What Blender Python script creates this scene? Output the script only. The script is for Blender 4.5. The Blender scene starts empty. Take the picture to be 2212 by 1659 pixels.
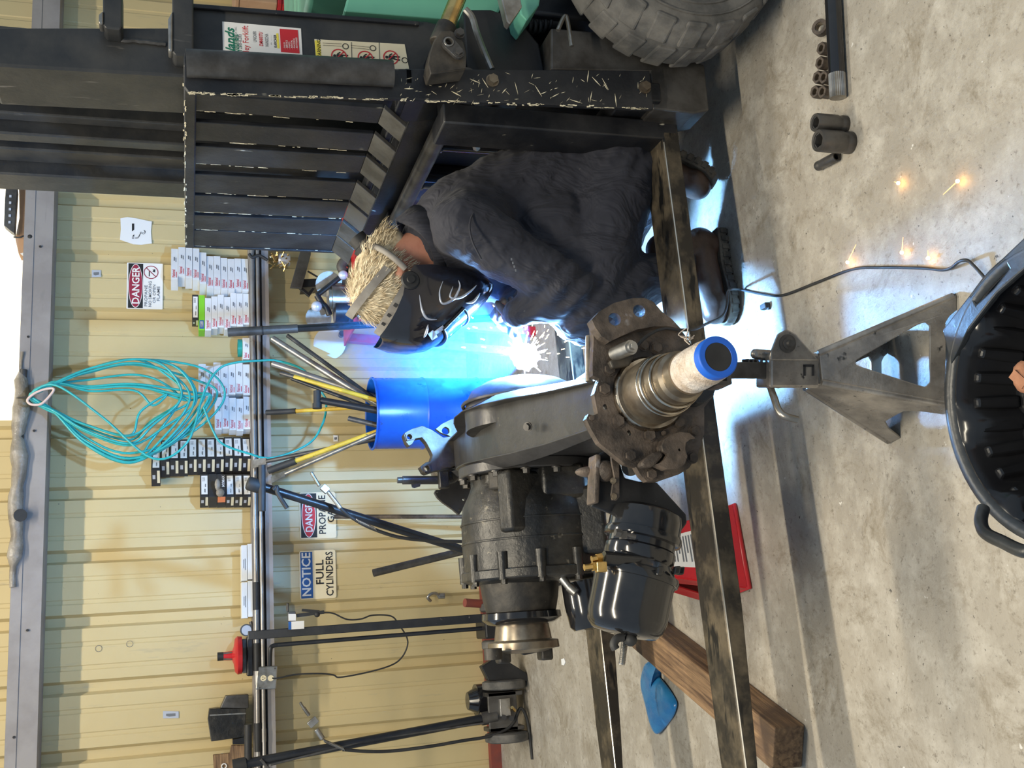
import bpy, math, random
import numpy as np
from mathutils import Vector, Matrix, noise
from mathutils.geometry import tessellate_polygon
random.seed(7)
SC = bpy.context.scene
COL = SC.collection

# ---------------------------------------------------------------- camera (phone held upright, picture stored turned a quarter turn)
F, YAW, PIT, ROLL, DW, HC = 2287.0, .2295, .2966, -.0015, 5.517, 1.528
CAM = Vector((0, 0, HC))
FW = Vector((math.sin(YAW)*math.cos(PIT), math.cos(YAW)*math.cos(PIT), -math.sin(PIT)))
RT = Vector((math.cos(YAW), -math.sin(YAW), 0))
DN = FW.cross(RT)
R2 = RT*math.cos(ROLL) + DN*math.sin(ROLL)
D2 = DN*math.cos(ROLL) - RT*math.sin(ROLL)
cd = bpy.data.cameras.new('camera'); cam = bpy.data.objects.new('camera', cd); COL.objects.link(cam)
cd.sensor_fit = 'HORIZONTAL'; cd.sensor_width = 36.0; cd.lens = F/2212*36; cd.clip_start = .02; cd.clip_end = 100
cam.matrix_world = Matrix(((D2.x, R2.x, -FW.x, CAM.x), (D2.y, R2.y, -FW.y, CAM.y), (D2.z, R2.z, -FW.z, CAM.z), (0, 0, 0, 1)))
SC.camera = cam

# ---------------------------------------------------------------- light
SC.view_settings.view_transform = 'Standard'; SC.view_settings.look = 'None'
SC.view_settings.gamma = 1.0; SC.view_settings.use_curve_mapping = False
SC.view_settings.exposure = 0.45
world = bpy.data.worlds.new('world'); SC.world = world; world.use_nodes = True
wb = world.node_tree.nodes['Background']; wb.inputs[0].default_value = (.62, .80, 1.0, 1); wb.inputs[1].default_value = .37
def area(name, loc, sx, sy, power, color, target=None):
    l = bpy.data.lights.new(name, 'AREA'); l.shape = 'RECTANGLE'; l.size = sx; l.size_y = sy; l.energy = power; l.color = color
    o = bpy.data.objects.new(name, l); COL.objects.link(o); o.location = loc
    if target: o.rotation_euler = (Vector(target)-Vector(loc)).to_track_quat('-Z', 'Y').to_euler()
    return o
area('tube_lamp_over_bay', (.5, 3.25, 4.3), 2.4, .10, 100, (1.0, .89, .69))
area('tube_lamp_over_camera', (-.4, .3, 4.4), 2.4, .10, 140, (1.0, .89, .69))

ARC = 2500.0   # arc plasma emission strength
SMOKE = 10.0    # smoke density
# ---------------------------------------------------------------- pixel helpers: a pixel is a direction; the plane it meets gives the distance
def ray(px, py):
    return FW + R2*((1659-py-829.5)/F) + D2*((px-1106)/F)
def W(px, py, y):
    d = ray(px, py); return CAM + d*(y/d.y)
def G(px, py, z=0.0):
    d = ray(px, py); return CAM + d*((z-HC)/d.z)
def XP(px, py, x):
    d = ray(px, py); return CAM + d*(x/d.x)

# ---------------------------------------------------------------- mesh helpers
def frame_of(axis, up=None):
    a = Vector(axis).normalized()
    u = Vector(up) if up is not None else (Vector((0, 0, 1)) if abs(a.z) < .9 else Vector((1, 0, 0)))
    x = u.cross(a)
    if x.length < 1e-6: x = Vector((1, 0, 0)).cross(a)
    x.normalize(); y = a.cross(x)
    return x, y, a
class MB:
    def __init__(s): s.v = []; s.f = []
    def add(s, vs, fs):
        b = len(s.v); s.v += [tuple(v) for v in vs]; s.f += [tuple(i+b for i in f) for f in fs]; return s
    def box(s, x0, x1, y0, y1, z0, z1):
        vs = [(x, y, z) for x in (x0, x1) for y in (y0, y1) for z in (z0, z1)]
        return s.add(vs, [(0,1,3,2),(4,6,7,5),(0,4,5,1),(2,3,7,6),(0,2,6,4),(1,5,7,3)])
    def obox(s, c, sx, sy, sz, ax, ay, az):
        c = Vector(c); ax, ay, az = Vector(ax)*sx/2, Vector(ay)*sy/2, Vector(az)*sz/2
        vs = [c+ax*i+ay*j+az*k for i in (-1,1) for j in (-1,1) for k in (-1,1)]
        return s.add(vs, [(0,1,3,2),(4,6,7,5),(0,4,5,1),(2,3,7,6),(0,2,6,4),(1,5,7,3)])
    def bar(s, p, q, w, h, up=(0,0,1)):
        p, q = Vector(p), Vector(q); x, y, a = frame_of(q-p, up)
        return s.obox((p+q)/2, w, h, (q-p).length, x, y, a)
    def hexa(s, a, b):   # two quads (4 points each), hull
        return s.add(list(a)+list(b), [(3,2,1,0),(4,5,6,7)]+[(i,(i+1)%4,(i+1)%4+4,i+4) for i in range(4)])
    def cyl(s, p, q, r0, r1=None, n=20, cap=True, ph=0):
        p, q = Vector(p), Vector(q); r1 = r0 if r1 is None else r1; x, y, a = frame_of(q-p)
        vs = []
        for c, r in ((p, r0), (q, r1)):
            for i in range(n):
                t = 2*math.pi*i/n+ph; vs.append(c+x*(r*math.cos(t))+y*(r*math.sin(t)))
        fs = [(i, (i+1)%n, (i+1)%n+n, i+n) for i in range(n)]
        if cap: fs += [tuple(reversed(range(n))), tuple(range(n, 2*n))]
        return s.add(vs, fs)
    def lathe(s, prof, o, axis, n=28, closed=False, up=None):   # prof: list of (r, h) along axis
        o = Vector(o); x, y, a = frame_of(axis, up); vs = []; m = len(prof)
        for r, h in prof:
            for i in range(n):
                t = 2*math.pi*i/n; vs.append(o+a*h+x*(r*math.cos(t))+y*(r*math.sin(t)))
        fs = []
        for k in range(m if closed else m-1):
            k2 = (k+1) % m
            for i in range(n): fs.append((k*n+i, k*n+(i+1)%n, k2*n+(i+1)%n, k2*n+i))
        if not closed:
            if prof[0][0] > 1e-5: fs.append(tuple(reversed(range(n))))
            if prof[-1][0] > 1e-5: fs.append(tuple(range((m-1)*n, m*n)))
        return s.add(vs, fs)
    def pipe(s, p, q, ro, ri, n=20):
        d = (Vector(q)-Vector(p)); L = d.length
        return s.lathe([(ro,0),(ro,L),(ri,L),(ri,0)], p, d, n, closed=True)
    def tube(s, pts, r, n=8, closed=False, rs=None):
        P = [Vector(p) for p in pts]; m = len(P); vs = []; x = None
        for i in range(m):
            if closed: t = P[(i+1)%m]-P[i-1]
            else: t = P[min(i+1, m-1)]-P[max(i-1, 0)]
            if t.length < 1e-9: t = Vector((0,0,1))
            t.normalize()
            if x is None: x, y, _ = frame_of(t)
            else:
                x = x-t*x.dot(t)
                if x.length < 1e-6: x, y, _ = frame_of(t)
                x.normalize(); y = t.cross(x)
            rr = rs[i] if rs else r
            for k in range(n):
                a = 2*math.pi*k/n; vs.append(P[i]+x*(rr*math.cos(a))+y*(rr*math.sin(a)))
        fs = []
        for i in range(m if closed else m-1):
            j = (i+1) % m
            for k in range(n): fs.append((i*n+k, i*n+(k+1)%n, j*n+(k+1)%n, j*n+k))
        if not closed: fs += [tuple(reversed(range(n))), tuple(range((m-1)*n, m*n))]
        return s.add(vs, fs)
    def plate(s, outer, holes, off):   # outer: list of world points on a plane; off: thickness vector
        loops = [[Vector(p) for p in outer]]+[[Vector(p) for p in h] for h in holes]
        flat = [p for l in loops for p in l]; N = len(flat); off = Vector(off)
        tris = tessellate_polygon(loops)
        fs = [t for t in tris]+[tuple(i+N for i in reversed(t)) for t in tris]; b = 0
        for l in loops:
            n = len(l)
            for i in range(n): fs.append((b+i, b+(i+1)%n, b+(i+1)%n+N, b+i+N))
            b += n
        return s.add(flat+[p+off for p in flat], fs)
    def ball(s, c, rx, ry=None, rz=None, n=14, ax=None):
        c = Vector(c); ry = rx if ry is None else ry; rz = rx if rz is None else rz
        X, Y, Z = ax if ax else (Vector((1,0,0)), Vector((0,1,0)), Vector((0,0,1)))
        m = max(4, n//2+1); vs = []
        for j in range(1, m):
            th = math.pi*j/m
            for i in range(n):
                a = 2*math.pi*i/n
                vs.append(c+X*(rx*math.sin(th)*math.cos(a))+Y*(ry*math.sin(th)*math.sin(a))+Z*(rz*math.cos(th)))
        t = len(vs); vs += [c+Z*rz, c-Z*rz]; fs = []
        for j in range(m-2):
            for i in range(n): fs.append((j*n+i, j*n+n+i, j*n+n+(i+1)%n, j*n+(i+1)%n))
        for i in range(n):
            fs.append((t, i, (i+1)%n)); fs.append((t+1, (m-2)*n+(i+1)%n, (m-2)*n+i))
        return s.add(vs, fs)
    def cap(s, p, q, r0, r1, n=14):    # capsule
        p, q = Vector(p), Vector(q); d = (q-p); L = max(d.length, 1e-6); prof = []
        for k in range(6): a = math.pi/2*k/5; prof.append((max(r0*math.sin(a), 1e-4), -r0*math.cos(a)))
        for k in range(6): a = math.pi/2*k/5; prof.append((max(r1*math.cos(a), 1e-4), L+r1*math.sin(a)))
        return s.lathe(prof, p, d, n)
    def torus(s, c, axis, R, r, n=28, m=8):
        prof = [(R+r*math.cos(2*math.pi*k/m), r*math.sin(2*math.pi*k/m)) for k in range(m)]
        return s.lathe(prof, c, axis, n, closed=True)
    def hexb(s, c, axis, r, h, washer=True):
        a = Vector(axis).normalized(); c = Vector(c)
        if washer: s.cyl(c, c+a*(h*.25), r*1.25, n=14)
        return s.cyl(c, c+a*h, r, r*.96, n=6)
def circle(c, r, ux, uz, n=16, ph=0):
    c = Vector(c); return [c+Vector(ux)*(r*math.cos(2*math.pi*i/n+ph))+Vector(uz)*(r*math.sin(2*math.pi*i/n+ph)) for i in range(n)]
def arc_pts(pts, n=12, closed=False):   # Catmull-Rom
    P = [Vector(p) for p in pts]; m = len(P); out = []
    for i in range(m if closed else m-1):
        if closed: a, b, c, d = P[i-1], P[i], P[(i+1)%m], P[(i+2)%m]
        else: a, b, c, d = P[max(i-1,0)], P[i], P[i+1], P[min(i+2,m-1)]
        for k in range(n):
            t = k/n
            out.append(.5*((2*b)+(c-a)*t+(2*a-5*b+4*c-d)*t*t+(3*b-a-3*c+d)*t**3))
    if not closed: out.append(P[-1])
    return out

# ---------------------------------------------------------------- object helpers
def origin_of(parent):
    o = Vector((0,0,0)); p = parent
    while p is not None: o += Vector(p.location); p = p.parent
    return o
def finish(me, smooth):
    if smooth:
        me.polygons.foreach_set('use_smooth', [True]*len(me.polygons))
        if smooth < 179: me.set_sharp_from_angle(angle=math.radians(smooth))
def mk(name, mb, mat, parent=None, smooth=35, bevel=0, label=None):
    """one mesh object; vertices given in world coordinates"""
    V = np.array(mb.v, dtype=np.float64)
    if parent is None:
        lo, hi = V.min(0), V.max(0); loc = Vector(((lo[0]+hi[0])/2, (lo[1]+hi[1])/2, lo[2])); org = loc
    else:
        loc = Vector((0,0,0)); org = origin_of(parent)
    V = V-np.array(org)
    me = bpy.data.meshes.new(name); me.from_pydata(V.tolist(), [], mb.f); me.update()
    mats = mat if isinstance(mat, (list, tuple)) else [mat]
    for m_ in mats: me.materials.append(m_)
    import bmesh
    bm = bmesh.new(); bm.from_mesh(me); bmesh.ops.recalc_face_normals(bm, faces=bm.faces); bm.to_mesh(me); bm.free()
    finish(me, smooth)
    o = bpy.data.objects.new(name, me); COL.objects.link(o); o.location = loc
    if parent is not None: o.parent = parent
    if bevel:
        b = o.modifiers.new('bevel', 'BEVEL'); b.width = bevel; b.segments = 2; b.limit_method = 'ANGLE'; b.angle_limit = math.radians(40); b.harden_normals = False
    if label: o['label'] = label
    return o
def thing(name, label, cat, loc, group=None):
    o = bpy.data.objects.new(name, None); COL.objects.link(o); o.location = Vector(loc); o.empty_display_size = .05
    o['label'] = label; o['category'] = cat
    if group: o['group'] = group
    return o
def tag(o, label, cat, group=None, kind=None):
    o['label'] = label; o['category'] = cat
    if group: o['group'] = group
    if kind: o['kind'] = kind
    return o
def struct(o, label=None):
    o['kind'] = 'structure'
    if label: o['label'] = label
    return o
def text(name, s, mat, org, ux, uy, size, parent, align='LEFT', stretch=1.0, extr=.0006, bold=0.0, shear=0.0, fit=None):
    cu = bpy.data.curves.new(name, 'FONT'); cu.body = s; cu.size = 1.0; cu.align_x = align; cu.fill_mode = 'BOTH'; cu.offset = bold; cu.shear = shear; cu.resolution_u = 2
    t = bpy.data.objects.new('tmp', cu); COL.objects.link(t)
    dg = bpy.context.evaluated_depsgraph_get(); me = bpy.data.meshes.new_from_object(t.evaluated_get(dg))
    bpy.data.objects.remove(t); bpy.data.curves.remove(cu)
    ux, uy = Vector(ux).normalized(), Vector(uy).normalized(); nn = ux.cross(uy); org = Vector(org)
    co = np.zeros(len(me.vertices)*3); me.vertices.foreach_get('co', co); co = co.reshape(-1, 3)
    if fit and len(co):
        wdt = co[:,0].max()-co[:,0].min(); stretch = fit/(wdt*size)
    mb = MB(); mb.v = [tuple(org+ux*(c[0]*size*stretch)+uy*(c[1]*size)+nn*extr) for c in co]
    mb.f = [tuple(p.vertices) for p in me.polygons]
    bpy.data.meshes.remove(me)
    return mk(name, mb, mat, parent, smooth=0)

# ---------------------------------------------------------------- materials
def new_mat(name):
    m = bpy.data.materials.new(name); m.use_nodes = True; nt = m.node_tree
    return m, nt, nt.nodes['Principled BSDF']
def ramp(nt, fac, p0, p1, c0=(0,0,0,1), c1=(1,1,1,1)):
    r = nt.nodes.new('ShaderNodeValToRGB'); r.color_ramp.elements[0].position = p0; r.color_ramp.elements[1].position = p1
    r.color_ramp.elements[0].color = c0; r.color_ramp.elements[1].color = c1
    nt.links.new(fac, r.inputs[0]); return r.outputs[0]
def noise_n(nt, co, scale, detail=5, rough=.6, dist=0.0):
    n = nt.nodes.new('ShaderNodeTexNoise'); n.inputs['Scale'].default_value = scale; n.inputs['Detail'].default_value = detail
    n.inputs['Roughness'].default_value = rough; n.inputs['Distortion'].default_value = dist
    nt.links.new(co, n.inputs['Vector']); return n.outputs['Fac']
def mixc(nt, fac, a, b):
    x = nt.nodes.new('ShaderNodeMix'); x.data_type = 'RGBA'
    for i, val in ((0, fac), (6, a), (7, b)):
        if isinstance(val, (int, float)): x.inputs[i].default_value = val
        elif isinstance(val, (tuple, list)): x.inputs[i].default_value = (*val[:3], 1)
        else: nt.links.new(val, x.inputs[i])
    return x.outputs[2]
def coords(nt, scale=(1,1,1), world_pos=False):
    if world_pos: c = nt.nodes.new('ShaderNodeNewGeometry').outputs['Position']
    else: c = nt.nodes.new('ShaderNodeTexCoord').outputs['Object']
    if scale != (1,1,1):
        mp = nt.nodes.new('ShaderNodeMapping'); mp.inputs['Scale'].default_value = scale; nt.links.new(c, mp.inputs[0]); return mp.outputs[0]
    return c
def M(name, col, rough=.5, metal=0.0, var=None, vs=8, v0=.4, v1=.62, bump=0.0, bs=60, spot=None, ss=40, s0=.68, s1=.72, sscale=(1,1,1), spec=None, coat=0.0, alpha=None):
    m, nt, b = new_mat(name); co = coords(nt)
    c = None
    b.inputs['Roughness'].default_value = rough; b.inputs['Metallic'].default_value = metal
    if spec is not None: b.inputs['Specular IOR Level'].default_value = spec
    if coat: b.inputs['Coat Weight'].default_value = coat; b.inputs['Coat Roughness'].default_value = .08
    b.inputs['Base Color'].default_value = (*col, 1)
    if var is not None:
        f = ramp(nt, noise_n(nt, co, vs), v0, v1); c = mixc(nt, f, col, var)
        rr = nt.nodes.new('ShaderNodeMapRange'); rr.inputs['To Min'].default_value = max(.02, rough-.12); rr.inputs['To Max'].default_value = min(1, rough+.12)
        nt.links.new(noise_n(nt, co, vs*2.3), rr.inputs['Value']); nt.links.new(rr.outputs[0], b.inputs['Roughness'])
    if spot is not None:
        f = ramp(nt, noise_n(nt, coords(nt, sscale), ss, 3, .7), s0, s1); c = mixc(nt, f, c if c is not None else col, spot)
    if c is not None: nt.links.new(c, b.inputs['Base Color'])
    if bump:
        bn = nt.nodes.new('ShaderNodeBump'); bn.inputs['Strength'].default_value = bump; bn.inputs['Distance'].default_value = .01
        nt.links.new(noise_n(nt, co, bs), bn.inputs['Height']); nt.links.new(bn.outputs[0], b.inputs['Normal'])
    if alpha is not None: b.inputs['Alpha'].default_value = alpha
    return m
def emit(name, col, strength):
    m, nt, b = new_mat(name); b.inputs['Base Color'].default_value = (0,0,0,1); b.inputs['Emission Color'].default_value = (*col, 1); b.inputs['Emission Strength'].default_value = strength
    return m
MAT = dict(
    black=M('black_paint', (.007,.008,.011), .42, .0, (.030,.030,.032), 7, .42, .72, spot=(.36,.34,.27), ss=26, s0=.69, s1=.73, sscale=(1,1,.35), bump=.10, bs=80),
    black2=M('black_paint_clean', (.008,.009,.012), .38, 0, (.026,.026,.028), 6, .40, .75, spot=(.12,.11,.10), ss=34, s0=.70, s1=.76, bump=.06, bs=70),
    mast=M('haze_lifted_mast_paint', (.024,.026,.029), .40, .1, (.060,.058,.054), 7, .38, .75, spot=(.15,.14,.13), ss=30, s0=.68, s1=.76, bump=.08, bs=60, sscale=(1,1,.2)),  # black base lifted to stand in for pale haze over the mast
    gloss=M('gloss_black', (.010,.010,.012), .14, 0, (.02,.02,.02), 6, spot=(.5,.5,.5), ss=70, s0=.78, s1=.80, coat=.3),
    rubber=M('rubber', (.07,.068,.064), .85, 0, (.16,.15,.135), 9, bump=.15, bs=90),
    blackrub=M('black_rubber', (.015,.015,.016), .6, 0, (.03,.03,.03), 8),
    forksteel=M('worn_fork_steel', (.030,.026,.021), .45, .35, (.15,.12,.08), 10, .44, .66, spot=(.010,.010,.010), ss=20, s0=.58, s1=.66, bump=.12, bs=40, sscale=(.3,1,1)),
    edge=M('bright_steel_edge', (.62,.58,.50), .32, .9),
    steel=M('bare_steel', (.42,.41,.39), .34, .85, (.22,.20,.17), 12, bump=.05),
    dsteel=M('dark_steel', (.12,.115,.11), .42, .6, (.06,.055,.05), 9, bump=.08),
    grease=M('greasy_casting', (.022,.020,.018), .52, .2, (.085,.072,.056), 10, .42, .66, spot=(.25,.23,.19), ss=30, s0=.7, s1=.75, bump=.12, bs=50),
    carrier=M('oily_black_casting', (.010,.010,.010), .38, .1, (.055,.049,.040), 9, .42, .70, spot=(.17,.15,.115), ss=30, s0=.64, s1=.74, bump=.25, bs=45),
    rusty=M('rusty_brown_casting', (.050,.040,.033), .58, .2, (.17,.13,.10), 16, .40, .70, spot=(.34,.33,.34), ss=17, s0=.66, s1=.80, bump=.35, bs=80),
    housing=M('gray_axle_paint', (.052,.050,.050), .34, .15, (.024,.023,.023), 6, .42, .70, spot=(.15,.13,.10), ss=24, s0=.68, s1=.76, bump=.10, bs=40),
    machined=M('machined_ring', (.55,.50,.42), .22, 1.0, (.25,.20,.15), 14),
    brown_steel=M('browned_steel', (.17,.135,.10), .32, .8, (.34,.29,.22), 10),
    wrap=M('dirty_plastic_wrap', (.52,.42,.33), .35, 0, (.72,.66,.60), 22, .35, .65, bump=.7, bs=55),
    tape=M('blue_tape', (.01,.12,.62), .45),
    brass=M('brass', (.75,.52,.20), .28, 1.0, (.5,.34,.14), 20),
    jack=M('worn_gray_jack_steel', (.20,.185,.17), .30, .6, (.46,.42,.37), 11, .40, .70, spot=(.05,.05,.05), ss=30, s0=.64, s1=.72, bump=.12, bs=60),
    red=M('red_paint', (.55,.018,.022), .35, 0, (.42,.015,.02), 5, spot=(.25,.1,.08), ss=22),
    redrust=M('red_oxide', (.26,.055,.035), .7, 0, (.18,.05,.04), 8),
    green=M('mint_green_paint', (.16,.46,.33), .38, 0, (.13,.40,.29), 4),
    blue=M('blue_drum_paint', (.008,.10,.52), .30, 0, (.006,.07,.40), 5, spot=(.03,.03,.03), ss=15, s0=.69, s1=.73, bump=.04, bs=20),
    yellow=M('worn_yellow_paint', (.72,.50,.05), .5, 0, (.55,.36,.04), 10, spot=(.10,.08,.05), ss=30, s0=.62, s1=.68),
    girt=M('primer_gray_girt', (.30,.28,.275), .55, .1, (.24,.22,.215), 5, sscale=(.2,1,1), spot=(.18,.17,.16), ss=12, s0=.66, s1=.8),
    conduit=M('galvanised_conduit', (.34,.33,.32), .38, .6, (.26,.24,.22), 7),
    white=M('white_paper', (.80,.82,.84), .7),
    whitebox=M('white_card', (.78,.80,.82), .55, 0, (.70,.72,.75), 6),
    blackbox=M('black_card', (.022,.022,.026), .5, 0, (.04,.035,.03), 12),
    cardboard=M('cardboard', (.50,.31,.19), .8, 0, (.42,.25,.15), 5, bump=.05),
    ink=M('black_ink', (.012,.012,.014), .6),
    inkred=M('red_ink', (.55,.02,.03), .55),
    maroon=M('maroon_ink', (.30,.02,.05), .5),
    inkgreen=M('green_ink', (.01,.17,.10), .55),
    inkblue=M('blue_ink', (.015,.10,.36), .5),
    inkgray=M('gray_ink', (.16,.17,.19), .6),
    yellowp=M('yellow_print', (.85,.72,.08), .5),
    signcream=M('cream_sign', (.80,.72,.52), .5, 0, (.74,.65,.45), 7),
    signwhite=M('white_sign', (.80,.79,.77), .45),
    hose=M('teal_hose', (.03,.42,.42), .32, 0, (.02,.34,.36), 10, coat=.2),
    poly=M('clear_wrap', (.24,.20,.15), .18, 0, (.46,.41,.34), 14, .4,.7, bump=.9, bs=26, alpha=.8),
    wood=None, navy=None,
    skin=M('skin', (.50,.23,.15), .55, 0, (.42,.17,.11), 14, bump=.05),
    hair=M('blond_gray_hair', (.46,.35,.20), .5, 0, (.80,.70,.50), 55, .35, .65),
    boot=M('brown_boot_leather', (.045,.026,.018), .42, 0, (.085,.05,.036), 14, bump=.15, bs=40),
    sole=M('tan_black_sole', (.045,.04,.035), .75, 0, (.17,.145,.11), 16, bump=.2),
    helmet=M('gloss_helmet', (.012,.012,.016), .12, 0, (.02,.02,.03), 5, coat=.6),
    silver=M('silver_print', (.55,.58,.66), .3, .3),
    strap=M('gray_strap', (.22,.20,.18), .7, 0, (.30,.28,.25), 20),
    glove=M('blue_nitrile', (.015,.16,.42), .28, 0, (.03,.22,.48), 10, bump=.2, bs=18, coat=.2),
    leather=M('dark_work_glove', (.045,.04,.04), .7, 0, (.08,.07,.06), 18, bump=.1),
    pan=M('drain_pan_plastic', (.006,.006,.007), .20, 0, (.012,.012,.013), 5, bump=.03, bs=25),
    panrim=M('drain_pan_rim', (.022,.025,.028), .36, 0, (.045,.048,.05), 12, bump=.10, bs=70),
    rust=M('rust', (.30,.13,.07), .8, 0, (.42,.2,.11), 18, bump=.3),
)
def wood_mat():
    m, nt, b = new_mat('weathered_timber'); co = coords(nt, (1.2, 22, 22))
    f = noise_n(nt, co, 3.2, 6, .65, .4); c = mixc(nt, ramp(nt, f, .35, .68), (.09,.05,.028), (.40,.25,.13))
    f2 = ramp(nt, noise_n(nt, coords(nt), 6), .5, .7); c = mixc(nt, f2, c, (.13,.08,.05))
    nt.links.new(c, b.inputs['Base Color']); b.inputs['Roughness'].default_value = .75
    bn = nt.nodes.new('ShaderNodeBump'); bn.inputs['Strength'].default_value = .5; bn.inputs['Distance'].default_value = .01; nt.links.new(f, bn.inputs['Height']); nt.links.new(bn.outputs[0], b.inputs['Normal'])
    return m
MAT['wood'] = wood_mat()
def cloth_mat():
    m, nt, b = new_mat('navy_work_cloth'); co = coords(nt)
    f = noise_n(nt, co, 4, 5); c = mixc(nt, ramp(nt, f, .35, .7), (.015,.016,.025), (.032,.033,.045))
    sp = ramp(nt, noise_n(nt, co, 26, 3, .7), .70, .76); c = mixc(nt, sp, c, (.11,.10,.09)); nt.links.new(c, b.inputs['Base Color'])
    b.inputs['Roughness'].default_value = .82; b.inputs['Sheen Weight'].default_value = .04
    w = noise_n(nt, coords(nt, (1,1,.45)), 9, 3, .55, 1.6)
    bn = nt.nodes.new('ShaderNodeBump'); bn.inputs['Strength'].default_value = .75; bn.inputs['Distance'].default_value = .03; nt.links.new(w, bn.inputs['Height'])
    b2 = nt.nodes.new('ShaderNodeBump'); b2.inputs['Strength'].default_value = .12; b2.inputs['Distance'].default_value = .002; nt.links.new(noise_n(nt, co, 420, 2), b2.inputs['Height']); nt.links.new(bn.outputs[0], b2.inputs['Normal'])
    nt.links.new(b2.outputs[0], b.inputs['Normal'])
    return m
MAT['navy'] = cloth_mat()
# ================================================================ THE SETTING
def floor_mat():
    m, nt, b = new_mat('worn_concrete'); co = coords(nt, world_pos=True)
    base = mixc(nt, ramp(nt, noise_n(nt, co, 1.3, 6, .6), .35, .68), (.37,.335,.28), (.285,.26,.22))
    base = mixc(nt, ramp(nt, noise_n(nt, co, 10, 8, .72), .46, .72), base, (.48,.45,.395))
    base = mixc(nt, ramp(nt, noise_n(nt, co, 5.5, 10, .8, .6), .53, .68), base, (.20,.168,.12))
    base = mixc(nt, ramp(nt, noise_n(nt, co, 46, 6, .8), .55, .70), base, (.165,.142,.11))
    base = mixc(nt, ramp(nt, noise_n(nt, co, 62, 4, .65), .665, .70), base, (.055,.05,.045))
    base = mixc(nt, ramp(nt, noise_n(nt, co, 38, 2, .5), .74, .77), base, (.60,.58,.54))
    nt.links.new(base, b.inputs['Base Color'])
    nt.links.new(ramp(nt, noise_n(nt, co, 4, 5), .3, .7, (.42,)*3+(1,), (.70,)*3+(1,)), b.inputs['Roughness'])
    bn = nt.nodes.new('ShaderNodeBump'); bn.inputs['Strength'].default_value = .40; bn.inputs['Distance'].default_value = .008
    nt.links.new(noise_n(nt, co, 42, 5, .7), bn.inputs['Height']); nt.links.new(bn.outputs[0], b.inputs['Normal'])
    return m
fl = mk('floor', MB().box(-4.5, 7.5, -3.0, DW+.04, -.12, 0), floor_mat(), smooth=0); struct(fl, 'worn gray concrete shop floor')

def wall_mat(name, c0, c1):
    m, nt, b = new_mat(name); co = coords(nt, world_pos=True)
    c = mixc(nt, ramp(nt, noise_n(nt, co, 2.2, 5), .3, .7), c0, c1)
    mp = nt.nodes.new('ShaderNodeMapping'); mp.inputs['Scale'].default_value = (3, 1, .5); nt.links.new(co, mp.inputs[0])
    c = mixc(nt, ramp(nt, noise_n(nt, mp.outputs[0], 5, 5, .7), .62, .85), c, (.36,.32,.23))
    c = mixc(nt, ramp(nt, noise_n(nt, co, 60, 2, .5), .76, .78), c, (.12,.10,.08))
    nt.links.new(c, b.inputs['Base Color']); b.inputs['Roughness'].default_value = .42
    return m
wm = wall_mat('cream_painted_sheet_steel', (.61,.50,.27), (.56,.45,.235))
X0R = 2.568
def sheet(xa, xb, z0, z1, dy=0.0):
    """ribbed sheet, ribs are grooves seen from inside; xa..xb on rib-to-rib centres"""
    xs = []; k0 = math.floor((xa-X0R)/.305)-1
    pts = [(xa, None), (xb, None)]; prof = []
    for k in range(k0, k0+30):
        c = X0R+.305*k
        for d, y in ((-.034, 0), (-.020, .032), (.020, .032), (.034, 0)): prof.append((c+d, y))
        for cc in (c+.092, c+.200):
            for d, y in ((-.013, 0), (-.008, .004), (.008, .004), (.013, 0)): prof.append((cc+d, y))
    prof.sort()
    def yat(x):
        for (a, ya), (b_, yb) in zip(prof, prof[1:]):
            if a <= x <= b_: return ya+(yb-ya)*(x-a)/max(b_-a, 1e-9)
        return 0
    line = [(xa, yat(xa))]+[p for p in prof if xa < p[0] < xb]+[(xb, yat(xb))]
    mb = MB(); n = len(line)
    vs = [(x, DW+y+dy, z) for z in (z0, z1) for x, y in line]+[(x, DW+y+dy+.0015, z) for z in (z0, z1) for x, y in line]
    fs = []
    for i in range(n-1):
        fs.append((i, i+1, n+i+1, n+i)); fs.append((2*n+i+1, 2*n+i, 3*n+i, 3*n+i+1))
        fs.append((i+1, i, 2*n+i, 2*n+i+1)); fs.append((n+i, n+i+1, 3*n+i+1, 3*n+i))
    fs.append((0, n, 3*n, 2*n)); fs.append((n-1, 2*n-1, 4*n-1, 3*n-1))
    mb.add(vs, fs); return mb
wall = bpy.data.objects.new('wall_back', None); COL.objects.link(wall); wall.location = (1, DW, 0); struct(wall, 'cream ribbed sheet metal wall at the back of the shop')
E_ = X0R-.305*4.8
for k in range(-3, 5):
    xa = E_+.915*k
    mk('panel', sheet(xa, xa+.915, 0.0, 2.26), wm, wall, smooth=0)
    if k not in (0, 1): mk('panel', sheet(xa, xa+.915, 2.26, 3.6), wm, wall, smooth=0)
def skylight_mat():
    m, nt, b = new_mat('translucent_daylight_sheet'); co = coords(nt, world_pos=True)
    c = mixc(nt, ramp(nt, noise_n(nt, co, 14, 6, .7), .4, .7), (1.0,.95,.78), (.95,.86,.62))
    b.inputs['Base Color'].default_value = (.75,.70,.58,1); nt.links.new(c, b.inputs['Emission Color']); b.inputs['Emission Strength'].default_value = 1.0
    b.inputs['Roughness'].default_value = .6
    return m
sk = skylight_mat()
for k in (0, 1): struct(mk('window_%d' % (k+1), sheet(E_+.915*k, E_+.915*(k+1), 2.26, 3.6), sk, None, smooth=0), 'translucent daylight panel above the girt')
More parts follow.
